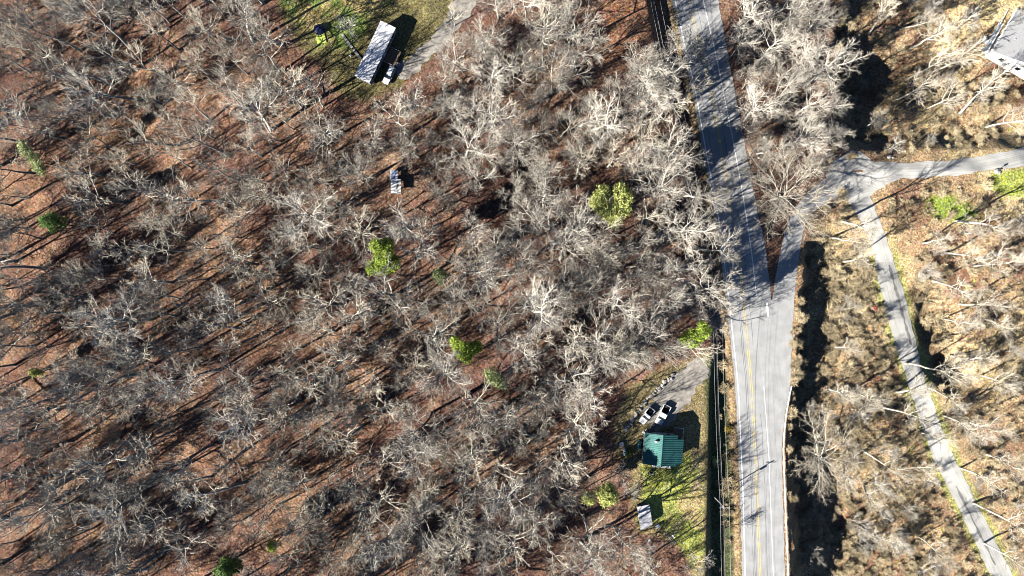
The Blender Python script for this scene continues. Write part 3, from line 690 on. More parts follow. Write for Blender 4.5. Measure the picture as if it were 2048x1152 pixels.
# dry brush: arching stems
def tuft(seed, n, h, spread, r0=.018):
    r = random.Random(seed); B = MB()
    for k in range(n):
        a = r.uniform(0, 6.28); o = r.uniform(0, .3) * spread; p = Vector((math.cos(a) * o, math.sin(a) * o, -.05)); q = r.uniform(.5, 1.2)
        d = Vector((math.cos(a) * spread * q, math.sin(a) * spread * q, h * r.uniform(.6, 1.1)))
        pts = [p, p + d * .55 + Vector((0, 0, .12 * h)), p + d]; B.tube(pts, [r0 * 1.5, r0 * 1.2, r0 * .7], 3, cap=False)
        for _ in range(3):
            t = r.uniform(.35, .95); b = p + d * t + Vector((0, 0, .1 * h)); e = b + Vector((r.gauss(0, .3), r.gauss(0, .3), r.uniform(0, .35))) * h * .8
            B.tube([b, e], [r0, r0 * .6], 3, cap=False)
    return B.mesh('stems', M['brush'])
TUFT = [tuft(1, 46, 1.1, .8, .024), tuft(2, 60, 1.5, 1.0, .024), tuft(3, 40, .9, .9, .024), tuft(4, 70, 1.9, 1.2, .024)]
shrubs = [(1655, 520), (1668, 545), (1690, 560), (1665, 590), (1680, 640), (1700, 660), (1720, 690), (1655, 660), (1672, 700), (1690, 735), (1730, 640), (1720, 560), (1640, 700), (1690, 510), (1745, 690), (1660, 625), (1710, 610), (1835, 560), (1850, 600), (1870, 640), (1845, 640), (1880, 680), (1865, 575)]
tuft_objs = [None] * 4
for k, (u, v) in enumerate(shrubs):
    b = G(u, v); lowr = u < ip(v, LANE_MID)
    o = link('dry_shrub', TUFT[k % 4]); o.location = b; s_ = rng.uniform(1.2, 2.0); o.scale = (s_,) * 3; o.rotation_euler = (0, 0, rng.uniform(0, 6))
    tag(o, 'rounded dry tan shrub on the slope between the main road and the lane' if lowr else 'rounded dry tan shrub on the verge beyond the lane', 'shrub', 'dry shrubs between road and lane' if lowr else 'dry shrubs beyond the lane')
    if tuft_objs[k % 4] is None: tuft_objs[k % 4] = [o]
sp, ss = [], []
def in_road(u, v):
    return (abs(u - ip(v, LANE_MID)) < 34 and v > 380) or (v < 410 and v > 285 and u > 1640 and abs(v - ip(u, [(1640, 360), (1700, 350), (1760, 348), (1900, 336), (2060, 312)])) < 34) or (u < 1615 and 440 < v < 600)
for u0, u1, v0, v1, n in ((1650, 2080, -20, 1170, 1500), (1605, 1800, 470, 800, 260), (1582, 1612, 500, 800, 130), (1575, 1625, 780, 1000, 90), (1600, 1860, 760, 1160, 420), (1430, 1462, 700, 1160, 25), (1345, 1352, 20, 100, 6)):
    for _ in range(n):
        u, v = rng.uniform(u0, u1), rng.uniform(v0, v1)
        if in_road(u, v) or poly_sd(np.array([u]), np.array([v]), LAWN_R)[0] < 5 or (u > 1960 and v < 130): continue
        if v < 300 and u < ip(v, EDGE_R) - 5 and u > 1500: continue
        sp.append(G(u, v)); ss.append(rng.uniform(.35, 1.1))
scatter('dry_weeds', tuft_objs, sp, ss, 'dry tan weeds and briars covering the open slopes by the lane', 'weeds')

# ------------------------------------------------------------------ evergreens
def leafy(seed, lobes, leaf, n, m, trunk_h, tr=.14):
    """trunk with limbs to every lobe, and a crown of small leaf faces gathered in clumps; lobes: (x, y, z, rx, rz)"""
    r = random.Random(seed); T, C = MB(), MB()
    top = max(l[2] for l in lobes)
    T.tube([(0, 0, -.3), (.05, .03, trunk_h * .6), (0, 0, top)], [tr * 1.3, tr, tr * .35], 6)
    for (x, y, z, rx, rz) in lobes:
        T.tube([(0, 0, max(z - rz * 1.3, trunk_h * .4)), (x * .5, y * .5, z - rz * .5), (x, y, z)], [tr * .5, tr * .35, tr * .15], 4)
        cl = max(int(n * rx * rx), 8)
        for _ in range(cl):
            th, cp = r.uniform(0, 6.28), r.uniform(-.55, 1); sp_ = math.sqrt(max(1 - cp * cp, 0)); k = r.uniform(.55, 1.08) ** .7
            cx, cy, cz = x + rx * k * sp_ * math.cos(th), y + rx * k * sp_ * math.sin(th), z + rz * k * cp
            for _ in range(7):
                p = Vector((cx + r.gauss(0, leaf * .9), cy + r.gauss(0, leaf * .9), cz + r.gauss(0, leaf * .6)))
                nrm = Vector((r.gauss(0, .6) + sp_ * math.cos(th) * .5, r.gauss(0, .6) + sp_ * math.sin(th) * .5, r.gauss(.5, .6))).normalized()
                e1 = nrm.orthogonal().normalized(); a = r.uniform(0, 6.28); e1 = (e1 * math.cos(a) + nrm.cross(e1) * math.sin(a)); e2 = nrm.cross(e1)
                l_, w_ = leaf * r.uniform(.7, 1.3), leaf * r.uniform(.3, .5)
                C.add([p - e1 * l_, p + e2 * w_, p + e1 * l_, p - e2 * w_], [(0, 1, 2, 3)])
    return T.mesh('trunk', M['bark_dark'], True), C.mesh('crown', m)
def lobes(seed, R, hgt, n, cone=.6, fl=.8):
    r = random.Random(seed); out = []
    for k in range(n):
        t = (k + .5) / n; a = k * 2.4 + r.uniform(-.4, .4); rad = R * (1 - cone * t) * r.uniform(.55, .8)
        out.append((math.cos(a) * rad * .8, math.sin(a) * rad * .8, hgt * (.3 + .62 * t), R * (.55 - .3 * t * cone) * r.uniform(.8, 1.15), R * .5 * fl))
    return out
EV = [ # u, v, radius, height, mat, label, seed, lobes
    (65, 320, 2.6, 9, 'leaf_pale', 'slender pale green evergreen at the far woodland edge, leaning upward', 1, [(0, -1.2, 3, 1.3, 1.4), (.3, .4, 5, 1.3, 1.6), (-.2, 1.8, 7, 1.2, 1.5), (-.3, 3, 8.2, .9, 1.0), (.2, -2.4, 2, 1, 1)]),
    (100, 445, 2.6, 8, 'leaf_green', 'clumped green evergreen half hidden by a bare tree', 2, None),
    (762, 515, 3.9, 13, 'leaf_lime', 'pointed bright lime evergreen in the wood below the tin sheet roofs', 3, [(-2.4, -2.4, 4.5, 1.7, 1.3), (0, -1.8, 5.5, 2.1, 1.5), (2.2, -1.2, 6, 1.9, 1.4), (.6, .4, 8, 2.0, 1.6), (1.4, 1.8, 9.5, 1.6, 1.5), (-.4, 2.6, 11, 1.4, 1.4), (1.9, 3.0, 10, 1.2, 1.2)]),
    (878, 552, 2.3, 8, 'leaf_pale', 'small pale rounded evergreen standing alone in the wood', 4, None),
    (930, 700, 3.5, 9, 'leaf_lime', 'branching lime green evergreen with spreading arms in the leaf litter', 5, [(-2.2, 1.8, 5, 1.3, 1), (-1.4, .2, 5.5, 1.5, 1.1), (0, -.8, 6.5, 1.7, 1.3), (1.4, .2, 6, 1.4, 1.1), (2.8, .8, 5.2, 1.2, .9), (.3, -2.0, 5, 1.2, .9), (-.2, 1.0, 7, 1.0, 1)]),
    (992, 757, 2.8, 9, 'leaf_pale', 'pale loose evergreen just below the branching lime one', 6, [(-1.4, 1.6, 6, 1.3, 1.3), (-.4, .4, 6.5, 1.5, 1.4), (.8, -.6, 5.5, 1.5, 1.2), (1.4, -1.4, 4.6, 1.2, 1.0), (-1.0, -.6, 5, 1.2, 1)]),
    (1225, 408, 5.0, 12, 'leaf_yellow', 'large rounded yellow green evergreen with a notched top among bare trees', 7, [(-3.1, .6, 7.5, 2.3, 2.2), (-1.8, -1.6, 7.2, 2.0, 2), (2.3, 1.2, 8.2, 2.3, 2.3), (.9, -1.6, 7.4, 2.1, 2), (.6, -3.6, 5.6, 1.8, 1.7), (-2.2, 2.6, 7.4, 1.7, 1.7), (2.0, 3.2, 7.6, 1.6, 1.7), (2.6, -1.0, 7, 1.7, 1.7)]),
    (1390, 672, 3.3, 10, 'leaf_lime', 'bright lime evergreen beside the main road, half under bare branches', 8, [(-1.9, -.8, 6, 1.5, 1.3), (-.4, -1.4, 6.2, 1.5, 1.3), (.9, .2, 7, 1.6, 1.4), (2.2, 1.2, 8, 1.4, 1.3), (1.4, 2.4, 8.4, 1.1, 1.2), (-.6, .6, 7, 1.2, 1.2)]),
    (1178, 997, 2.0, 6, 'leaf_yellow', 'smaller of two yellow green evergreens beside the tin roofed shed', 9, None),
    (1215, 990, 3.0, 8, 'leaf_yellow', 'larger of two yellow green evergreens beside the tin roofed shed', 10, [(0, 0, 5, 2.0, 1.8), (-1.4, .6, 4.4, 1.5, 1.4), (1.3, -.4, 4.6, 1.5, 1.4), (.2, 1.6, 4.4, 1.4, 1.3), (-.3, -1.5, 4.2, 1.4, 1.3)]),
    (545, 1092, 1.5, 5, 'leaf_lime', 'tiny lime evergreen alone in the lower wood', 11, None),
    (450, 1140, 3.0, 9, 'leaf_green', 'dark green evergreen cut by the lower edge of the picture', 12, None),
    (70, 745, 1.5, 4, 'leaf_yellow', 'small faded yellow shrub in the lower wood near the edge', 13, None)]
for (u, v, R, hgt, mm, lab, sd_, lb) in EV:
    lb = lb or lobes(sd_, R, hgt, 7)
    lift = hgt * .85; lb = [(x, y, z + lift, a_, b_) for x, y, z, a_, b_ in lb]
    tk, cr = leafy(sd_, lb, .2 + .03 * R, 42, M[mm], hgt * .5)
    b = crown_base(u, v, sum(q[2] for q in lb) / len(lb)); put_tree((tk, cr), b, 0, 1.0, lab, None, 'evergreen_tree', 'tree')
for (u, v, R, hgt, mm, lab, sd_, nm) in [(1332, 944, 1.6, 1.8, 'leaf_yellow', 'leafy green shrub on the lawn below the green roofed house', 21, 'leafy_shrub'), (1453, 855, 1.1, 2.2, 'leaf_gold', 'golden leaved shrub on the verge between ditch and main road', 22, 'golden_shrub'),
        (1454, 910, .8, 1.5, 'leaf_gold', 'smaller golden shrub lower down the road verge', 26, 'golden_shrub'), (1745, 617, .8, 2.2, 'leaf_red', 'red leaved shrub beside the lane', 23, 'red_shrub'), (1255, 905, 1.0, 1.6, 'leaf_green', 'dark green shrub at the wood edge beside the propane tank', 24, 'green_shrub'), (1428, 920, 1.2, 1.8, 'leaf_pale', 'pale grey green shrub in the shaded ditch', 25, 'pale_shrub')]:
    tk, cr = leafy(sd_, lobes(sd_, R, hgt, 5, .4), .16, 60, M[mm], hgt * .4, .05)
    put_tree((tk, cr), G(u, v), 0, 1.0, lab, None, nm, 'shrub')

# ------------------------------------------------------------------ fallen logs
LOGS = [((552, 536), (622, 490), 'pale fallen trunk lying in the wood beside the pointed lime evergreen'), ((140, 190), (205, 170), 'fallen grey trunk in the upper wood'), ((340, 236), (425, 248), 'dark fallen trunk under the crowns of the upper wood'), ((700, 838), (732, 808), 'fallen trunk in the leaf litter of the lower wood'),
        ((884, 1054), (912, 1114), 'long dark fallen trunk near the bottom of the wood'), ((1045, 866), (1085, 880), 'fallen pole between the wood and the green roofed house'), ((720, 1062), (760, 1040), 'dark forked fallen trunk in the lower wood'), ((1515, 316), (1532, 319), 'short pale broken log at the foot of the roadside row'), ((125, 655), (210, 652), 'thin pale fallen trunk in the far wood'), ((260, 1015), (310, 990), 'pale fallen branch in the bottom corner of the wood')]
for k, (a, b, lab) in enumerate(LOGS):
    A, B_ = G(*a), G(*b); d = B_ - A
    t = thing('fallen_log', lab, 'log', A, 0, 'fallen logs'); mb = MB(); pts = [Vector((0, 0, .22)) + d * (i / 5) + Vector((0, 0, 0 if i < 5 else .05)) for i in range(6)]
    for i, p in enumerate(pts): w = A + p; p.z = tz(w.x, w.y) - A.z + .2; p += Vector((rng.normal(0, .08), rng.normal(0, .08), 0))
    mm = M['bark_dark'] if 'dark' in lab else M['bark_pale']
    mb.tube(pts, [.24 - .03 * i for i in range(6)], 7); mb.build('trunk', mm, t, True)
    for i in (2, 3, 4):
        mb = MB(); q = pts[i]; sgn = 1 if i % 2 else -1; e = Vector((d.y, -d.x, 0)).normalized() * sgn * 1.3 + d.normalized() * 1.2 + Vector((0, 0, .4)); mb.tube([q, q + e * .6, q + e], [.07, .05, .02], 4); mb.build('branch', mm, t)

# ------------------------------------------------------------------ mobile home, yard things
def frame_from(a, b, h):
    """local frame from two roof corners seen at height h: origin, heading, length"""
    A = Vector(((a[0] - 1024) * S, (576 - a[1]) * S, 0)) * ((H - h) / H); B_ = Vector(((b[0] - 1024) * S, (576 - b[1]) * S, 0)) * ((H - h) / H)
    d = B_ - A; return A, math.atan2(d.y, d.x), d.length
def window(parent, x, y, z, w, h, nrm, frame_m='white_paint'):
    """window on a wall; nrm 'x+','x-','y+','y-'"""
    ax, sg = nrm[0], 1 if nrm[1] == '+' else -1
    dims = (lambda t, ww, hh: (t, ww, hh)) if ax == 'x' else (lambda t, ww, hh: (ww, t, hh))
    off = (lambda t: (x + sg * t, y, z)) if ax == 'x' else (lambda t: (x, y + sg * t, z))
    f = MB().box(off(.02), dims(.06, w + .16, h + .16)).build('window', M[frame_m], parent)
    MB().box(off(.05), dims(.03, w, h)).build('pane', M['glass_dark'], f)
    return f
zg = tz(*G(745, 105)[:2])
A, ang, L_ = frame_from((709, 151), (759.4, 45.4), 3.4 + zg)       # long axis, from the lower to the upper end
ang2 = ang; Wd = 4.2; L_ = 15.6
t = thing('mobile_home', 'long white roofed mobile home at the edge of the mown yard', 'mobile home', (A.x, A.y, zg), ang)
# local x along length, local y negative = toward the drive
MB().box((L_ / 2, -Wd / 2, .3), (L_ - .5, Wd - .5, .8)).build('skirting', M['wood_grey'], t)
MB().box((L_ / 2, -Wd / 2, 1.9), (L_ - .3, Wd - .3, 2.6)).build('wall', M['wall_grey'], t)
mb = MB(); e0, e1, zr, ze = -.0, L_, 3.62, 3.32
rf = mb.add([(e0, .05, ze), (e1, .05, ze), (e1, -Wd / 2, zr), (e0, -Wd / 2, zr), (e0, -Wd - .05, ze), (e1, -Wd - .05, ze), (e0, .05, ze - .14), (e1, .05, ze - .14), (e0, -Wd - .05, ze - .14), (e1, -Wd - .05, ze - .14)],
       [(0, 3, 2, 1), (3, 4, 5, 2), (0, 1, 7, 6), (4, 8, 9, 5), (0, 6, 8, 4, 3), (1, 2, 5, 9, 7), (6, 7, 9, 8)]).build('roof', M['roof_white'], t)
for k in range(1, 8): MB().slab([(L_ * k / 8 - .03, 0, ze + .03), (L_ * k / 8 - .03, -Wd / 2, zr + .03), (L_ * k / 8 + .03, -Wd / 2, zr + .03), (L_ * k / 8 + .03, 0, ze + .03)][::-1], .05).build('seam', M['roof_white'], rf)
for x, y in ((4.2, -1.4), (11, -2.9)): MB().tube([(x, y, 3.3), (x, y, 3.8)], [.09, .09], 8).build('roof_vent', M['metal_grey'], rf)
MB().box((7.6, -1.2, 3.6), (.5, .5, .22)).build('skylight', M['lamp_glass'], rf)
for x in (1.8, 4.6, 11.2, 13.8):
    window(t, x, -Wd + .15, 2.1, 1.1, 1.0, 'y-'); window(t, x, -.15, 2.1, 1.1, 1.0, 'y+')
d_ = MB().box((8.6, -Wd + .13, 1.75), (.95, .06, 2.05)).build('door', M['white_paint'], t); MB().box((8.95, -Wd + .07, 1.7), (.06, .06, .14)).build('handle', M['metal_grey'], d_)
# porch deck
pd = thing('porch_deck', 'wooden porch deck with posts and steps on the drive side of the mobile home', 'deck', (A.x, A.y, zg), ang)
pm = MB().box((0, 0, 0), (4.2, .19, .05)).mesh('plank', M['wood_brown'])  # planks in a darker wood, standing in for the shade on this deck
for k in range(15): o = link('plank', pm, pd); o.location = (9.0, -Wd - .25 - .21 * k, .75)
for x in (6.95, 9, 11.05):
    for y in (-Wd - .3, -Wd - 3.2): MB().box((x, y, .8), (.12, .12, 1.9)).build('post', M['wood_grey'], pd)
for x in (6.95, 11.05): MB().box((x, -Wd - 1.75, 1.7), (.1, 2.8, .06)).build('rail', M['wood_grey'], pd)
MB().box((9.9, -Wd - 3.25, 1.7), (2.2, .1, .06)).build('rail', M['wood_grey'], pd)
for k in range(3): MB().box((7.9, -Wd - 3.5 - .3 * k, .55 - .2 * k), (1.2, .3, .08)).build('step', M['wood_grey'], pd)

# cars
def wheel(parent, x, y, r=.36):
    w = MB().tube([(x, y - .12, r), (x, y + .12, r)], [r, r], 14).build('wheel', M['rubber'], parent, True)
    s_ = 1 if y > 0 else -1
    MB().tube([(x, y + s_ * .11, r), (x, y + s_ * .135, r)], [r * .6, r * .6], 10).build('rim', M['metal_grey'], w)
def loft(secs, m, name, parent, smooth_=False):
    """secs: (x, half width bottom, half width top, z bottom, z top)"""
    mb = MB(); vs = []
    for x, wb, wt, z0, z1 in secs:
        zm = z0 + (z1 - z0) * .8
        vs += [(x, -wb, z0), (x, -wb, zm - .1), (x, -wt, z1), (x, wt, z1), (x, wb, zm - .1), (x, wb, z0)]
    n = len(secs)
    fs = [(i * 6 + k, (i + 1) * 6 + k, (i + 1) * 6 + (k + 1) % 6, i * 6 + (k + 1) % 6) for i in range(n - 1) for k in range(6)]
    fs += [(0, 1, 2, 3, 4, 5)[::1], tuple((n - 1) * 6 + k for k in (5, 4, 3, 2, 1, 0))]
    mb.add(vs, fs); o = mb.build(name, m, parent, smooth_)
    bm = bmesh.new(); bm.from_mesh(o.data); bmesh.ops.recalc_face_normals(bm, faces=bm.faces); bm.to_mesh(o.data); bm.free(); return o
def pickup(loc, rz, label, ln, wd, crew, tool=False):
    t = thing('pickup_truck', label, 'pickup truck', loc, rz, 'white pickups parked by the green roofed house')
    h = wd / 2; f = ln / 2; cb0 = -f + ln * .38; cb1 = cb0 + ln * (.34 if crew else .28)
    loft([(cb0, h, h - .06, .42, 1.02), (cb1, h, h - .06, .42, 1.08), (cb1 + .1, h, h - .1, .42, 1.1), (f - .35, h - .03, h - .14, .42, 1.02), (f - .08, h - .1, h - .2, .42, .9), (f, h - .2, h - .3, .46, .78)], M['car_white'], 'body', t)
    loft([(cb0 + .02, h - .08, h - .2, .98, 1.66), (cb0 + .16, h - .08, h - .2, .98, 1.78), (cb1 - .75, h - .08, h - .2, .98, 1.8), (cb1 - .6, h - .09, h - .22, .98, 1.76)], M['car_white'], 'cab', t)
    ws = MB().add([(cb1 + .06, -h + .12, 1.1), (cb1 + .06, h - .12, 1.1), (cb1 - .62, h - .24, 1.765), (cb1 - .62, -h + .24, 1.765), (cb1 - .3, -h + .16, 1.08), (cb1 - .3, h - .16, 1.08), (cb1 - .66, h - .24, 1.5), (cb1 - .66, -h + .24, 1.5)],
        [(0, 1, 2, 3), (0, 3, 7, 4), (1, 5, 6, 2), (4, 7, 6, 5), (2, 6, 7, 3), (0, 4, 5, 1)]).build('windscreen', M['glass_dark'], t)
    MB().box((cb0 + .0, 0, 1.4), (.06, wd - .5, .4)).build('rear_window', M['glass_dark'], t)
    for s_ in (-1, 1):
        MB().box((cb0 + .2 + (cb1 - cb0 - .8) / 2, s_ * (h - .115), 1.4), (cb1 - cb0 - .95, .05, .36)).build('side_window', M['glass_dark'], t)
        MB().box((cb1 - .35, s_ * (h + .1), 1.2), (.12, .2, .18)).build('mirror', M['black'], t)
        MB().box((-f + (cb0 + f) / 2, s_ * (h - .045), .77), (cb0 + f, .09, .6)).build('bed_side', M['car_white'], t)
        MB().box((f - .06, s_ * (h - .36), .74), (.1, .34, .16)).build('headlight', M['lamp_glass'], t)
        MB().box((-f - .02, s_ * (h - .1), .8), (.06, .14, .36)).build('tail_light', M['red'], t)
        for x in (-f + ln * .2, f - ln * .17): wheel(t, x, s_ * (h - .1))
        MB().box((cb1 - .9, s_ * (h + .01), .98), (.16, .03, .04)).build('door_handle', M['black'], t)
    MB().box((-f + .04, 0, .77), (.08, wd - .19, .58)).build('tailgate', M['car_white'], t)
    MB().box((-f + (cb0 + f) / 2 + .03, 0, .5), (cb0 + f - .1, wd - .2, .1)).build('bed_liner', M['black'], t)
    MB().box((f + .03, 0, .52), (.12, wd - .3, .2)).build('bumper', M['metal_grey'], t); MB().box((-f - .07, 0, .5), (.12, wd - .3, .18)).build('bumper', M['metal_grey'], t)
    MB().box((f - .005, 0, .74), (.05, wd - 1.05, .18)).build('grille', M['black'], t)
    MB().box((.2, 0, .45), (ln * .8, wd * .6, .2)).build('chassis', M['black'], t)
    if tool: MB().box((cb0 - .9, .1, .68), (.5, .6, .25), .4).build('tool_crate', M['wood_grey'], t)
    return t
def at(u, v, h=0): g = G(u, v, h); return Vector((g.x, g.y, tz(g.x, g.y)))
hd = math.atan2(-34, -18.5)
pickup(at(1293.5, 832, 1) + Vector((0, 0, .05)), math.atan2(-26.5, -19) - .05, 'smaller white pickup parked nearer the wood with a loaded open bed', 4.75, 1.85, False, True)
pickup(at(1326, 830, 1) + Vector((0, 0, .05)), hd, 'larger white pickup parked nearer the road with an empty dark bed', 5.45, 1.98, True)
# white wagon by the mobile home
c0 = at(778, 150, 1); t = thing('parked_car', 'white car half under bare branches beside the mobile home', 'car', c0 + Vector((0, 0, .05)), math.atan2(-33, -16))
loft([(-2.4, .86, .8, .4, .98), (-2.2, .93, .86, .4, 1.06), (.9, .93, .86, .4, 1.06), (2.1, .9, .78, .4, .96), (2.4, .75, .62, .45, .78)], M['car_white'], 'body', t)
loft([(-2.28, .84, .66, 1.0, 1.6), (-2.0, .84, .7, 1.0, 1.72), (-.1, .84, .7, 1.0, 1.74), (.3, .83, .68, 1.0, 1.62)], M['car_white'], 'cabin', t)
MB().add([(1.05, -.8, 1.08), (1.05, .8, 1.08), (.28, .66, 1.63), (.28, -.66, 1.63), (.5, -.78, 1.05), (.5, .78, 1.05)], [(0, 1, 2, 3), (0, 3, 4), (1, 5, 2), (4, 3, 2, 5), (0, 4, 5, 1)]).build('windscreen', M['glass_dark'], t)
MB().box((-2.3, 0, 1.36), (.08, 1.25, .34)).build('rear_window', M['glass_dark'], t)
for s_ in (-1, 1):
    MB().box((-.95, s_ * .82, 1.36), (2.2, .05, .32)).build('side_window', M['glass_dark'], t); MB().box((.6, s_ * 1.0, 1.15), (.12, .18, .15)).build('mirror', M['car_white'], t)
    MB().box((2.36, s_ * .6, .76), (.1, .3, .14)).build('headlight', M['lamp_glass'], t); MB().box((-2.42, s_ * .74, .82), (.06, .16, .3)).build('tail_light', M['red'], t)
    for x in (-1.45, 1.5): wheel(t, x, s_ * .84, .34)
for s_ in (-1, 1): MB().box((-1.0, s_ * .6, 1.78), (1.7, .05, .05)).build('roof_rail', M['black'], t)

# lime panel with dark marks, tarp covered heap, boardwalk
c0 = at(642, 77); t = thing('printed_panel', 'lime green panel with a dark ring and a dark chevron lying on the yard', 'panel', c0, math.radians(14)); t.scale = (1.25, 1.2, 1)
MB().box((0, 0, .2), (1.9, 2.3, .12)).build('sheet', M['lime'], t)
for x, y in ((-.85, -1.0), (.85, -1.0), (-.85, 1.0), (.85, 1.0)): MB().box((x, y, .07), (.12, .12, .2)).build('leg', M['metal_grey'], t)
mb = MB(); N_ = 20; vs = []
for k in range(N_): a = 2 * math.pi * k / N_; vs += [(-.05 + .42 * math.cos(a), .55 + .36 * math.sin(a), .268), (-.05 + .24 * math.cos(a), .55 + .19 * math.sin(a), .268)]
mb.add(vs, [(2 * k, (2 * k + 2) % (2 * N_), (2 * k + 3) % (2 * N_), 2 * k + 1) for k in range(N_)]).build('ring_mark', M['black'], t)
MB().add([(-.35, -.1, .268), (-.15, -.1, .268), (.08, -.62, .268), (.32, -.1, .268), (.5, -.1, .268), (.14, -.9, .268), (-.0, -.9, .268)], [(0, 6, 2, 1), (6, 5, 2), (5, 4, 3, 2)]).build('chevron_mark', M['black'], t)
c0 = at(639, 60)
def heap(name, loc, rx, ry, hz, m, label, cat, seed, rz=0):
    r = random.Random(seed); mb = MB(); n, k_ = 14, 6; vs = []
    for i in range(k_ + 1):
        a = i / k_ * math.pi / 2
        for k in range(n):
            th = 2 * math.pi * k / n; w = 1 + r.uniform(-.12, .12); c = math.cos(th); s_ = math.sin(th); q = (abs(c) ** 4 + abs(s_) ** 4) ** -.25
            vs.append((rx * q * c * math.cos(a) ** .6 * w, ry * q * s_ * math.cos(a) ** .6 * w, hz * math.sin(a) * (1 + r.uniform(-.08, .08)) - .05))
    mb.add(vs, [(i * n + k, i * n + (k + 1) % n, (i + 1) * n + (k + 1) % n, (i + 1) * n + k) for i in range(k_) for k in range(n)])
    o = mb.build(name, m, None, False); o.location = loc; o.rotation_euler = (0, 0, rz); return tag(o, label, cat)
heap('tarp_heap', c0, 1.25, 1.3, 1.5, M['blue_tarp'], 'navy blue tarp covered heap next to the lime green panel', 'tarp', 3, .3)
heap('tarp_heap', at(1279, 889), .55, 1.35, .8, M['teal_tarp'], 'teal tarp covered heap beside the green roofed house', 'tarp', 5, -.15)
a, b = at(684, 69), at(722, 119); d = b - a; t = thing('boardwalk', 'narrow grey plank boardwalk across the shaded yard', 'boardwalk', a, math.atan2(d.y, d.x))
n = int(d.length / .5); pm = MB().box((0, 0, .16), (.44, .62, .06)).mesh('plank', M['wood_grey'])
for k in range(n):
    if 8 < k < 10: continue
    o = link('plank', pm, t); o.location = (.25 + k * .5, 0, 0); o.rotation_euler = (0, 0, rng.normal(0, .02))
for y in (-.22, .22): MB().box((d.length / 2, y, .06), (d.length, .08, .14)).build('joist', M['wood_brown'], t)
t = thing('garden_chair', 'small pale garden chair in the shade beside the boardwalk', 'chair', at(702, 112), 1.1)
MB().box((0, 0, .42), (.5, .5, .05)).build('seat', M['white_paint'], t); MB().box((-.25, 0, .72), (.05, .5, .6)).build('backrest', M['white_paint'], t)
for x in (-.2, .2):
    for y in (-.2, .2): MB().box((x, y, .2), (.05, .05, .42)).build('leg', M['white_paint'], t)

# tin sheet roofs in the wood
for (uu, vv_, wx, wy, hz, mm, lab) in ((787.5, 350.5, 2.0, 2.5, 1.7, 'tin_blue', 'smaller blue grey tin roof of a lean-to in the wood'), (791.5, 373, 2.6, 3.7, 2.1, 'tin_white', 'larger weathered white tin roof with rust patches in the wood')):
    c0 = at(uu, vv_, hz); t = thing('tin_roof_shelter', lab, 'shelter', c0, math.radians(-1.5))
    nsh = 3 if wx > 2.2 else 2
    for k in range(nsh):
        w = wx / nsh; x0 = -wx / 2 + w * k; z0 = hz + (.05 if k % 2 else 0)
        MB().slab([(x0, -wy / 2, z0 - .12), (x0 + w + .04, -wy / 2, z0 - .12), (x0 + w + .04, wy / 2, z0 + .12), (x0, wy / 2, z0 + .12)], .03).build('panel', M[mm], t)
    for x in (-wx / 2 + .15, wx / 2 - .15):
        for y in (-wy / 2 + .15, wy / 2 - .15): MB().box((x, y, hz / 2 - .2), (.1, .1, hz)).build('post', M['wood_brown'], t)
    MB().box((0, wy / 2 - .15, hz * .5), (wx - .3, .05, hz * .8)).build('back_wall', M['wood_brown'], t)
    if wx > 2.2:
        for x, y, a_, b_ in ((.45, .2, .5, 1.3), (.2, -.5, .4, .7), (-.35, -1.0, .2, .25), (.65, -1.05, .4, .25)):
            mb = MB(); r = random.Random(int(x * 99)); mb.add([(x + a_ * .5 * math.cos(q) * r.uniform(.6, 1.1), y + b_ * .5 * math.sin(q) * r.uniform(.7, 1.1), hz + .09 + (y + b_ * .5 * math.sin(q)) * .065) for q in np.linspace(0, 6.28, 12)[:-1]], [tuple(range(11))]); mb.build('rust_patch', M['wood_brown'], t)

# ------------------------------------------------------------------ green roofed house
zc = tz(*G(1322, 900)[:2]); hz = 3.8
c = G(1321, 899, hz); t = thing('green_roof_house', 'small house with a green metal gable roof beside the mown lawn', 'house', (c.x, c.y, zc), math.radians(-4.5))
LW, RW, HL = 4.35, 4.2, 4.0; zr = 5.4; ze = 3.8; ext = 1.75
MB().box((0, 0, 1.8), (LW + RW - .9, 2 * HL - .8, 3.8)).build('wall', M['wall_cream'], t)
mb = MB(); mb.prism([(0, 0)], 0, 0) if False else None
for y in (-HL + .42, HL - .42):
    mb.add([(-LW + .5, y - .02, 3.6), (RW - .5, y - .02, 3.6), (0, y - .02, zr - .12), (-LW + .5, y + .02, 3.6), (RW - .5, y + .02, 3.6), (0, y + .02, zr - .12)], [(0, 1, 2), (5, 4, 3), (0, 3, 4, 1), (1, 4, 5, 2), (2, 5, 3, 0)])
mb.build('gable', M['wall_cream'], t)
zx = lambda x: zr - (zr - ze) * abs(x) / RW
NP = 8
roofL = MB().slab([(-LW, -HL, zx(LW)), (-.01, -HL, zr), (-.01, HL, zr), (-LW, HL, zx(LW))], .1).build('roof_slope', M['roof_green'], t)
xo = RW + ext
roofR = MB().slab([(.01, -HL, zr), (RW, -HL, zx(RW)), (RW, -HL + .5, zx(RW)), (xo, -HL + .5, zx(xo)), (xo, HL - 1.0, zx(xo)), (RW, HL - 1.0, zx(RW)), (RW, HL, zx(RW)), (.01, HL, zr)], .1).build('roof_slope', M['roof_green'], t)
MB().slab([(-.18, -HL - .02, zr - .01), (0, -HL - .02, zr + .06), (0, HL + .02, zr + .06), (-.18, HL + .02, zr - .01)], .04).build('ridge_cap', M['roof_green'], t)
MB().slab([(0, -HL - .02, zr + .06), (.18, -HL - .02, zr - .01), (.18, HL + .02, zr - .01), (0, HL + .02, zr + .06)], .04).build('ridge_cap', M['roof_green'], t)
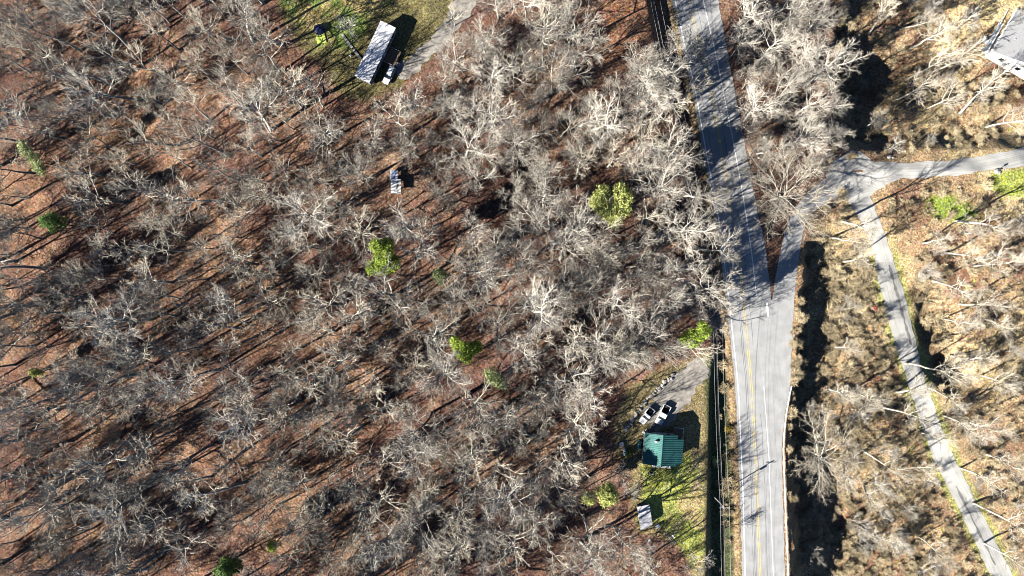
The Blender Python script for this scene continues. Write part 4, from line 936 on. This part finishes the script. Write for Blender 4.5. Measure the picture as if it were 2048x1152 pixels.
for k in range(17):
    y = -HL + .25 + k * (2 * HL - .5) / 16
    MB().slab([(-LW, y - .025, zx(LW) + .05), (-.2, y - .025, zr + .0), (-.2, y + .025, zr + .0), (-LW, y + .025, zx(LW) + .05)], .06).build('seam', M['roof_green'], roofL)
    xe_ = xo if -HL + .5 < y < HL - 1.0 else RW
    MB().slab([(.2, y - .025, zr + .0), (xe_, y - .025, zx(xe_) + .05), (xe_, y + .025, zx(xe_) + .05), (.2, y + .025, zr + .0)], .06).build('seam', M['roof_green'], roofR)
for y in (-HL + .7, HL - 1.2): MB().box((xo - .15, y, 1.25), (.14, .14, 2.5)).build('porch_post', M['white_paint'], t)
MB().box((1.2, -HL - .35, 1.2), (4.6, 1.5, .1)).build('porch_floor', M['white_paint'], t)
for x in (-1.0, 1.2, 3.4): MB().box((x, -HL - 1.0, 1.1), (.1, .1, 2.0)).build('porch_post', M['white_paint'], t)
MB().box((1.2, -HL - 1.02, 2.1), (4.6, .08, .08)).build('rail', M['white_paint'], t)
for x in (-2.4, 2.2): window(t, x, -HL + .4, 1.8, 1.0, 1.1, 'y-'); window(t, x, HL - .4, 1.8, 1.0, 1.1, 'y+')
for y in (-2.0, 1.6): window(t, -LW + .45, y, 1.8, 1.0, 1.1, 'x-'); window(t, RW - .45, y, 1.8, 1.0, 1.1, 'x+')
dd = MB().box((-.1, -HL + .37, 1.9), (.95, .06, 2.05)).build('door', M['wood_brown'], t); MB().box((.28, -HL + .31, 1.85), (.06, .06, .12)).build('handle', M['metal_grey'], dd)
MB().box((-1.6, 2.2, 5.2), (.5, .5, .9)).build('chimney', M['stone'], t)
# side deck in the shade
c = G(1356, 866, 1.2); t = thing('timber_deck', 'dark timber deck with a pale railing in the shade of the green roof', 'deck', (c.x, c.y, zc), math.radians(-4.5))
pm = MB().box((0, 0, .9), (2.5, .19, .05)).mesh('plank', M['wood_brown'])
for k in range(15): o = link('plank', pm, t); o.location = (0, -1.5 + .21 * k, 0)
for x, y in ((-1.2, 1.45), (1.2, 1.45), (1.2, -1.45), (1.2, 0)): MB().box((x, y, .95), (.1, .1, 1.9)).build('post', M['white_paint'], t)
MB().box((0, 1.45, 1.93), (2.5, .1, .06)).build('rail', M['white_paint'], t); MB().box((1.2, 0, 1.93), (.1, 2.9, .06)).build('rail', M['white_paint'], t)

# things round the house
c = at(1248.5, 903); t = thing('propane_tank', 'white propane tank lying at the wood edge', 'propane tank', c, math.radians(97))
pts = [(-.95, 0, .55), (-.88, 0, .55), (-.7, 0, .55), (.7, 0, .55), (.88, 0, .55), (.95, 0, .55)]
MB().tube(pts, [.06, .3, .42, .42, .3, .06], 14).build('tank', M['white_paint'], t, True)
MB().tube([(0, 0, .95), (0, 0, 1.1)], [.14, .14], 8).build('valve_cap', M['metal_grey'], t)
for x in (-.55, .55): MB().box((x, 0, .1), (.12, .6, .24)).build('saddle', M['metal_grey'], t)
c = at(1243, 888); t = thing('fire_pit', 'round dark metal fire pit beside the propane tank', 'fire pit', c)
mb = MB(); mb.tube([(0, 0, 0), (0, 0, .5), (0, 0, .5001), (0, 0, .12)], [.62, .66, .56, .5], 16); mb.build('ring', M['metal_grey'], t)
MB().tube([(0, 0, .1), (0, 0, .16)], [.5, .48], 16).build('ash_bed', M['black'], t)
c = at(1300.5, 944); t = thing('swing_bench', 'white framed garden swing bench below the green roofed house', 'bench', c, math.radians(-6))
for x in (-.62, .62):
    for y in (-.45, .45): MB().tube([(x, y * 1.4, 0), (x, y * .4, 1.7)], [.05, .05], 6).build('leg', M['white_paint'], t)
    MB().tube([(x, -.63, .05), (x, .63, .05)], [.05, .05], 6).build('foot_rail', M['white_paint'], t)
MB().tube([(-.65, 0, 1.7), (.65, 0, 1.7)], [.06, .06], 6).build('top_rail', M['white_paint'], t)
MB().box((0, 0, .5), (1.1, .5, .06)).build('seat', M['black'], t); MB().box((0, .28, .78), (1.1, .06, .5)).build('backrest', M['black'], t)
for x in (-.5, .5): MB().tube([(x, 0, .5), (x, 0, 1.7)], [.015, .015], 4).build('hanger', M['metal_grey'], t)
# rocks edging the drive
def rock(seed):
    r = random.Random(seed); bm = bmesh.new(); bmesh.ops.create_icosphere(bm, subdivisions=1, radius=.5)
    for v in bm.verts: v.co *= r.uniform(.75, 1.2); v.co.z *= .65
    me = bpy.data.meshes.new('rock'); bm.to_mesh(me); bm.free(); me.materials.append(M['stone']); return me
ROCK = [rock(k) for k in range(4)]
e = resample([(1252, 862), (1264, 838), (1282, 815), (1300, 793), (1322, 772), (1346, 750)], 5.5)
for k, p in enumerate(e):
    o = link('edging_rock', ROCK[k % 4]); o.location = at(*p) + Vector((rng.normal(0, .15), rng.normal(0, .15), .12)); s_ = rng.uniform(.7, 1.5); o.scale = (s_,) * 3; o.rotation_euler = (0, 0, rng.uniform(0, 6))
    tag(o, 'pale rock in the line edging the gravel parking on its wood side', 'rock', 'rocks edging the gravel parking')
e = resample([(1284, 868), (1298, 856), (1314, 850)], 4.5)
for k, p in enumerate(e):
    o = link('edging_rock', ROCK[(k + 1) % 4]); o.location = at(*p) + Vector((rng.normal(0, .1), rng.normal(0, .1), .1)); s_ = rng.uniform(.6, 1.1); o.scale = (s_,) * 3; o.rotation_euler = (0, 0, rng.uniform(0, 6))
    tag(o, 'pale rock in the short line between the pickups and the house', 'rock', 'rocks between pickups and house')
# shed
c = at(1290, 1034, 2.4); t = thing('tin_shed', 'small shed with a pale corrugated tin roof at the edge of the lawn', 'shed', c, math.radians(9))
MB().box((0, 0, 1.05), (2.7, 5.2, 2.2)).build('wall', M['wood_grey'], t)
for k in range(4):
    w = 3.2 / 4; x0 = -1.6 + w * k; y1 = 2.9; y0 = -2.9 + (.5 if k == 3 else 0)
    o = MB().slab([(x0, y0, 2.45 - .06 * k), (x0 + w + .05, y0, 2.45 - .06 * (k + 1)), (x0 + w + .05, y1, 2.45 - .06 * (k + 1)), (x0, y1, 2.45 - .06 * k)], .03).build('roof_panel', M['shed_roof'], t)
    for q in range(3): MB().tube([(x0 + w * (q + .5) / 3, y0, 2.455 - .06 * (k + (q + .5) / 3)), (x0 + w * (q + .5) / 3, y1, 2.455 - .06 * (k + (q + .5) / 3))], [.035, .035], 4).build('rib', M['shed_roof'], o)
dd = MB().box((1.37, -.8, .95), (.06, .95, 1.9)).build('door', M['wood_brown'], t); MB().box((1.43, -.45, .95), (.06, .05, .14)).build('handle', M['metal_grey'], dd)
c = at(1314, 1051); t = thing('cool_box', 'white chest cooler standing on the lawn edge below the shed', 'cooler', c, .5)
MB().box((0, 0, .4), (1.1, .7, .8)).build('body', M['white_paint'], t); MB().box((0, 0, .84), (1.14, .74, .1)).build('lid', M['white_paint'], t); MB().box((0, -.38, .72), (.3, .04, .05)).build('handle', M['metal_grey'], t)
c = at(1342, 1078); t = thing('ladder', 'metal extension ladder lying in the shade below the lawn', 'ladder', c, math.radians(-48))
for y in (-.22, .22): MB().box((0, y, .12), (3.6, .07, .09)).build('side_rail', M['metal_grey'], t)
for k in range(11): MB().tube([(-1.6 + .32 * k, -.2, .12), (-1.6 + .32 * k, .2, .12)], [.025, .025], 5).build('rung', M['metal_grey'], t)
for k, (u, v, rz, lab) in enumerate([(1286, 1056, .3, 'pale warped board leaning below the shed roof corner'), (1297, 1083, 1.0, 'short pale board lying in the dark yard corner'), (1346, 1072, -.9, 'white board lying beside the metal ladder')]):
    o = MB().box((0, 0, .12), (1.6 - .3 * k, .5 - .1 * k, .06), 0).build('loose_board', M['white_paint'], None); o.location = at(u, v); o.rotation_euler = (.05, .03, rz); tag(o, lab, 'board')

# ------------------------------------------------------------------ grey roofed house, top corner
zc = tz(*G(2030, 90)[:2]); hz = 4.2
PZ = lambda u, v, z: Vector(((u - 1024) * S, (576 - v) * S, 0)) * ((H - z) / H)
a = PZ(1985, 103, zc + hz); b = PZ(2034, 18, zc + hz); d = b - a; rz = math.atan2(d.y, d.x)
t = thing('grey_roof_house', 'house with a grey shingle roof and white trim cut by the picture edge', 'house', (a.x, a.y, zc), rz)
LN, WD2 = 13.0, 15.0   # along the deck, across
MB().box((LN / 2, -WD2 / 2, 1.9), (LN - 1, WD2 - 1, 4.2)).build('wall', M['white_paint'], t)
zq = hz; zt = hz + 2.6
rs = MB().slab([(0, 0, zq), (0, -WD2 / 2, zt), (LN, -WD2 / 2, zt), (LN, 0, zq)][::-1], .15).build('roof_slope', M['shingle'], t)
MB().slab([(0, -WD2 / 2 - .01, zt), (0, -WD2, zq), (LN, -WD2, zq), (LN, -WD2 / 2 - .01, zt)][::-1], .15).build('roof_slope', M['shingle'], t)
for k in range(1, 22):
    y = -WD2 / 2 * k / 22; z_ = zq + (zt - zq) * k / 22
    MB().box((LN / 2, y, z_ + .01), (LN - .02, .06, .05)).build('shingle_course', M['shingle'], rs)
MB().box((LN / 2, .12, zq - .05), (LN + .3, .26, .2)).build('gutter', M['white_paint'], t)
MB().slab([(-.32, .2, zq + .03), (-.32, -WD2 / 2, zt + .03), (-.02, -WD2 / 2, zt + .03), (-.02, .2, zq + .03)][::-1], .25).build('barge_board', M['white_paint'], t)
MB().slab([(-.32, -WD2 / 2 - .01, zt + .03), (-.32, -WD2, zq + .03), (-.02, -WD2, zq + .03), (-.02, -WD2 / 2 - .01, zt + .03)][::-1], .25).build('barge_board', M['white_paint'], t)
for x in (2.5, 6.5, 10.5): window(t, x, -.5, 2.4, 1.2, 1.3, 'y+')
for y in (-4, -9): window(t, .5, y, 2.4, 1.2, 1.3, 'x-')
MB().tube([(5, -3, zq + .9), (5, -3, zq + 1.5)], [.1, .1], 8).build('roof_vent', M['metal_grey'], t)
dk = thing('white_deck', 'white painted deck with railing and steps along the grey roofed house', 'deck', (a.x, a.y, zc), rz)
zd = 2.6
pm = MB().box((0, 0, zd), (LN, .19, .05)).mesh('plank', M['white_paint'])
for k in range(7): o = link('plank', pm, dk); o.location = (LN / 2 - .6, .42 + .2 * k, 0)
for x in np.arange(-.9, LN - .5, 2.0): MB().box((x, 1.75, zd / 2 + .5), (.12, .12, zd + 1.0)).build('post', M['white_paint'], dk)
MB().box((LN / 2 - .6, 1.75, zd + 1.0), (LN, .14, .08)).build('rail', M['white_paint'], dk); MB().box((LN / 2 - .6, 1.75, zd + .3), (LN, .06, .06)).build('rail', M['white_paint'], dk)
for k in range(9): MB().box((3.4 + .27 * k, 2.5, zd - .25 * (k + 1)), (.3, 1.1, .06)).build('step', M['white_paint'], dk)
MB().box((2.6, 2.5, zd), (1.3, 1.4, .08)).build('landing', M['white_paint'], dk)
for y in (1.98, 3.05): MB().slab([(3.2, y - .04, zd + .9), (5.8, y - .04, .7), (5.8, y + .04, .7), (3.2, y + .04, zd + .9)], .08).build('stair_rail', M['white_paint'], dk)
for x, y in ((2.0, 3.1), (3.2, 3.1), (5.8, 3.05)): MB().box((x, y, zd / 2 + (.4 if x < 5 else -.8)), (.1, .1, zd + (1 if x < 5 else -1.4))).build('post', M['white_paint'], dk)

# rocks and letter box by the upper drive
for k, (u, v, s_, lab) in enumerate([(1992, 343, 1.6, 'pale boulder at the corner of the bright lawn by the drive'), (1998, 346, 1.1, 'smaller pale boulder beside the one at the lawn corner'), (1778, 314, 1.3, 'pale boulder on the upper edge of the junction'), (1786, 316, .9, 'small pale stone beside the boulder on the junction edge'), (1640, 622, .9, 'pale stone in the dark ditch beside the branch road'), (1619, 621, .7, 'small pale stone at the top of the dark bank')]):
    o = link('boulder', ROCK[k % 4]); o.location = at(u, v) + Vector((0, 0, .15)); o.scale = (s_,) * 3; o.rotation_euler = (0, 0, k); tag(o, lab, 'boulder')
c = at(1996, 339); t = thing('letter_box', 'black letter box on a post beside the upper drive', 'letter box', c, .3)
MB().box((0, 0, .55), (.1, .1, 1.2)).build('post', M['wood_brown'], t)
mb = MB(); mb.tube([(-.3, 0, 1.25), (.3, 0, 1.25)], [.2, .2], 12); mb.build('box', M['black'], t); MB().box((.31, 0, 1.25), (.02, .3, .3)).build('door', M['metal_grey'], t); MB().box((0, .22, 1.4), (.04, .02, .2)).build('flag', M['red'], t)

# ------------------------------------------------------------------ power line
PH = 10.5
tops = [(1296, -75), (1372, 285), (1436, 655), (1450, 1016), (1462, 1390)]
poles = []
for k, (u, v) in enumerate(tops):
    g = G(u, v, PH); poles.append(Vector((g.x, g.y, tz(g.x, g.y))))
lab = ['power pole above the upper edge of the wood', 'wooden power pole hidden among roadside trees', 'wooden power pole by the drive of the green roofed house', 'wooden power pole with crossarm in the ditch beside the lawn', 'power pole below the lawn']
zt = PH
for k, p in enumerate(poles):
    if k in (0, 4): pass
    d = (poles[min(k + 1, 4)] - poles[max(k - 1, 0)]); rz = math.atan2(d.y, d.x)
    t = thing('power_pole', lab[k], 'power pole', p, rz, 'power poles along the main road')
    MB().tube([(0, 0, -.3), (0, 0, PH + .2)], [.17, .11], 8).build('shaft', M['wood_grey'], t)
    MB().box((0, 0, PH - .35), (.12, 2.5, .14)).build('crossarm', M['wood_grey'], t)
    for y in (-1.15, -.3, 1.15): MB().tube([(0, y, PH - .28), (0, y, PH)], [.05, .04], 6).build('insulator', M['white_paint'], t)
    if k in (3,): MB().tube([(.28, 0, PH - 2), (.28, 0, PH - 1.1)], [.24, .24], 10).build('transformer', M['metal_grey'], t)
for j, (off, hz_, mm, r_, nm) in enumerate([(-1.15, PH, 'wire', .013, 'bright power wire on the wood side of the poles'), (-.3, PH, 'wire', .013, 'bright power wire beside the pole tops'), (1.15, PH, 'wire', .013, 'bright power wire on the road side of the poles'), (.18, PH - 2.4, 'cable', .025, 'thick black cable slung below the power wires')]):
    mb = MB(); pts = []
    for k in range(4):
        for s_ in range(12):
            f = s_ / 12
            def pt(q):
                d = (poles[min(q + 1, 4)] - poles[max(q - 1, 0)]); nrm = Vector((-d.y, d.x, 0)).normalized(); return poles[q] + nrm * off + Vector((0, 0, hz_))
            A_, B_ = pt(k), pt(k + 1); p = A_.lerp(B_, f); p.z -= 4 * .9 * f * (1 - f); pts.append(p)
    mb.tube(pts, r_, 4); tag(mb.build('power_wire', M[mm]), nm, 'wire')
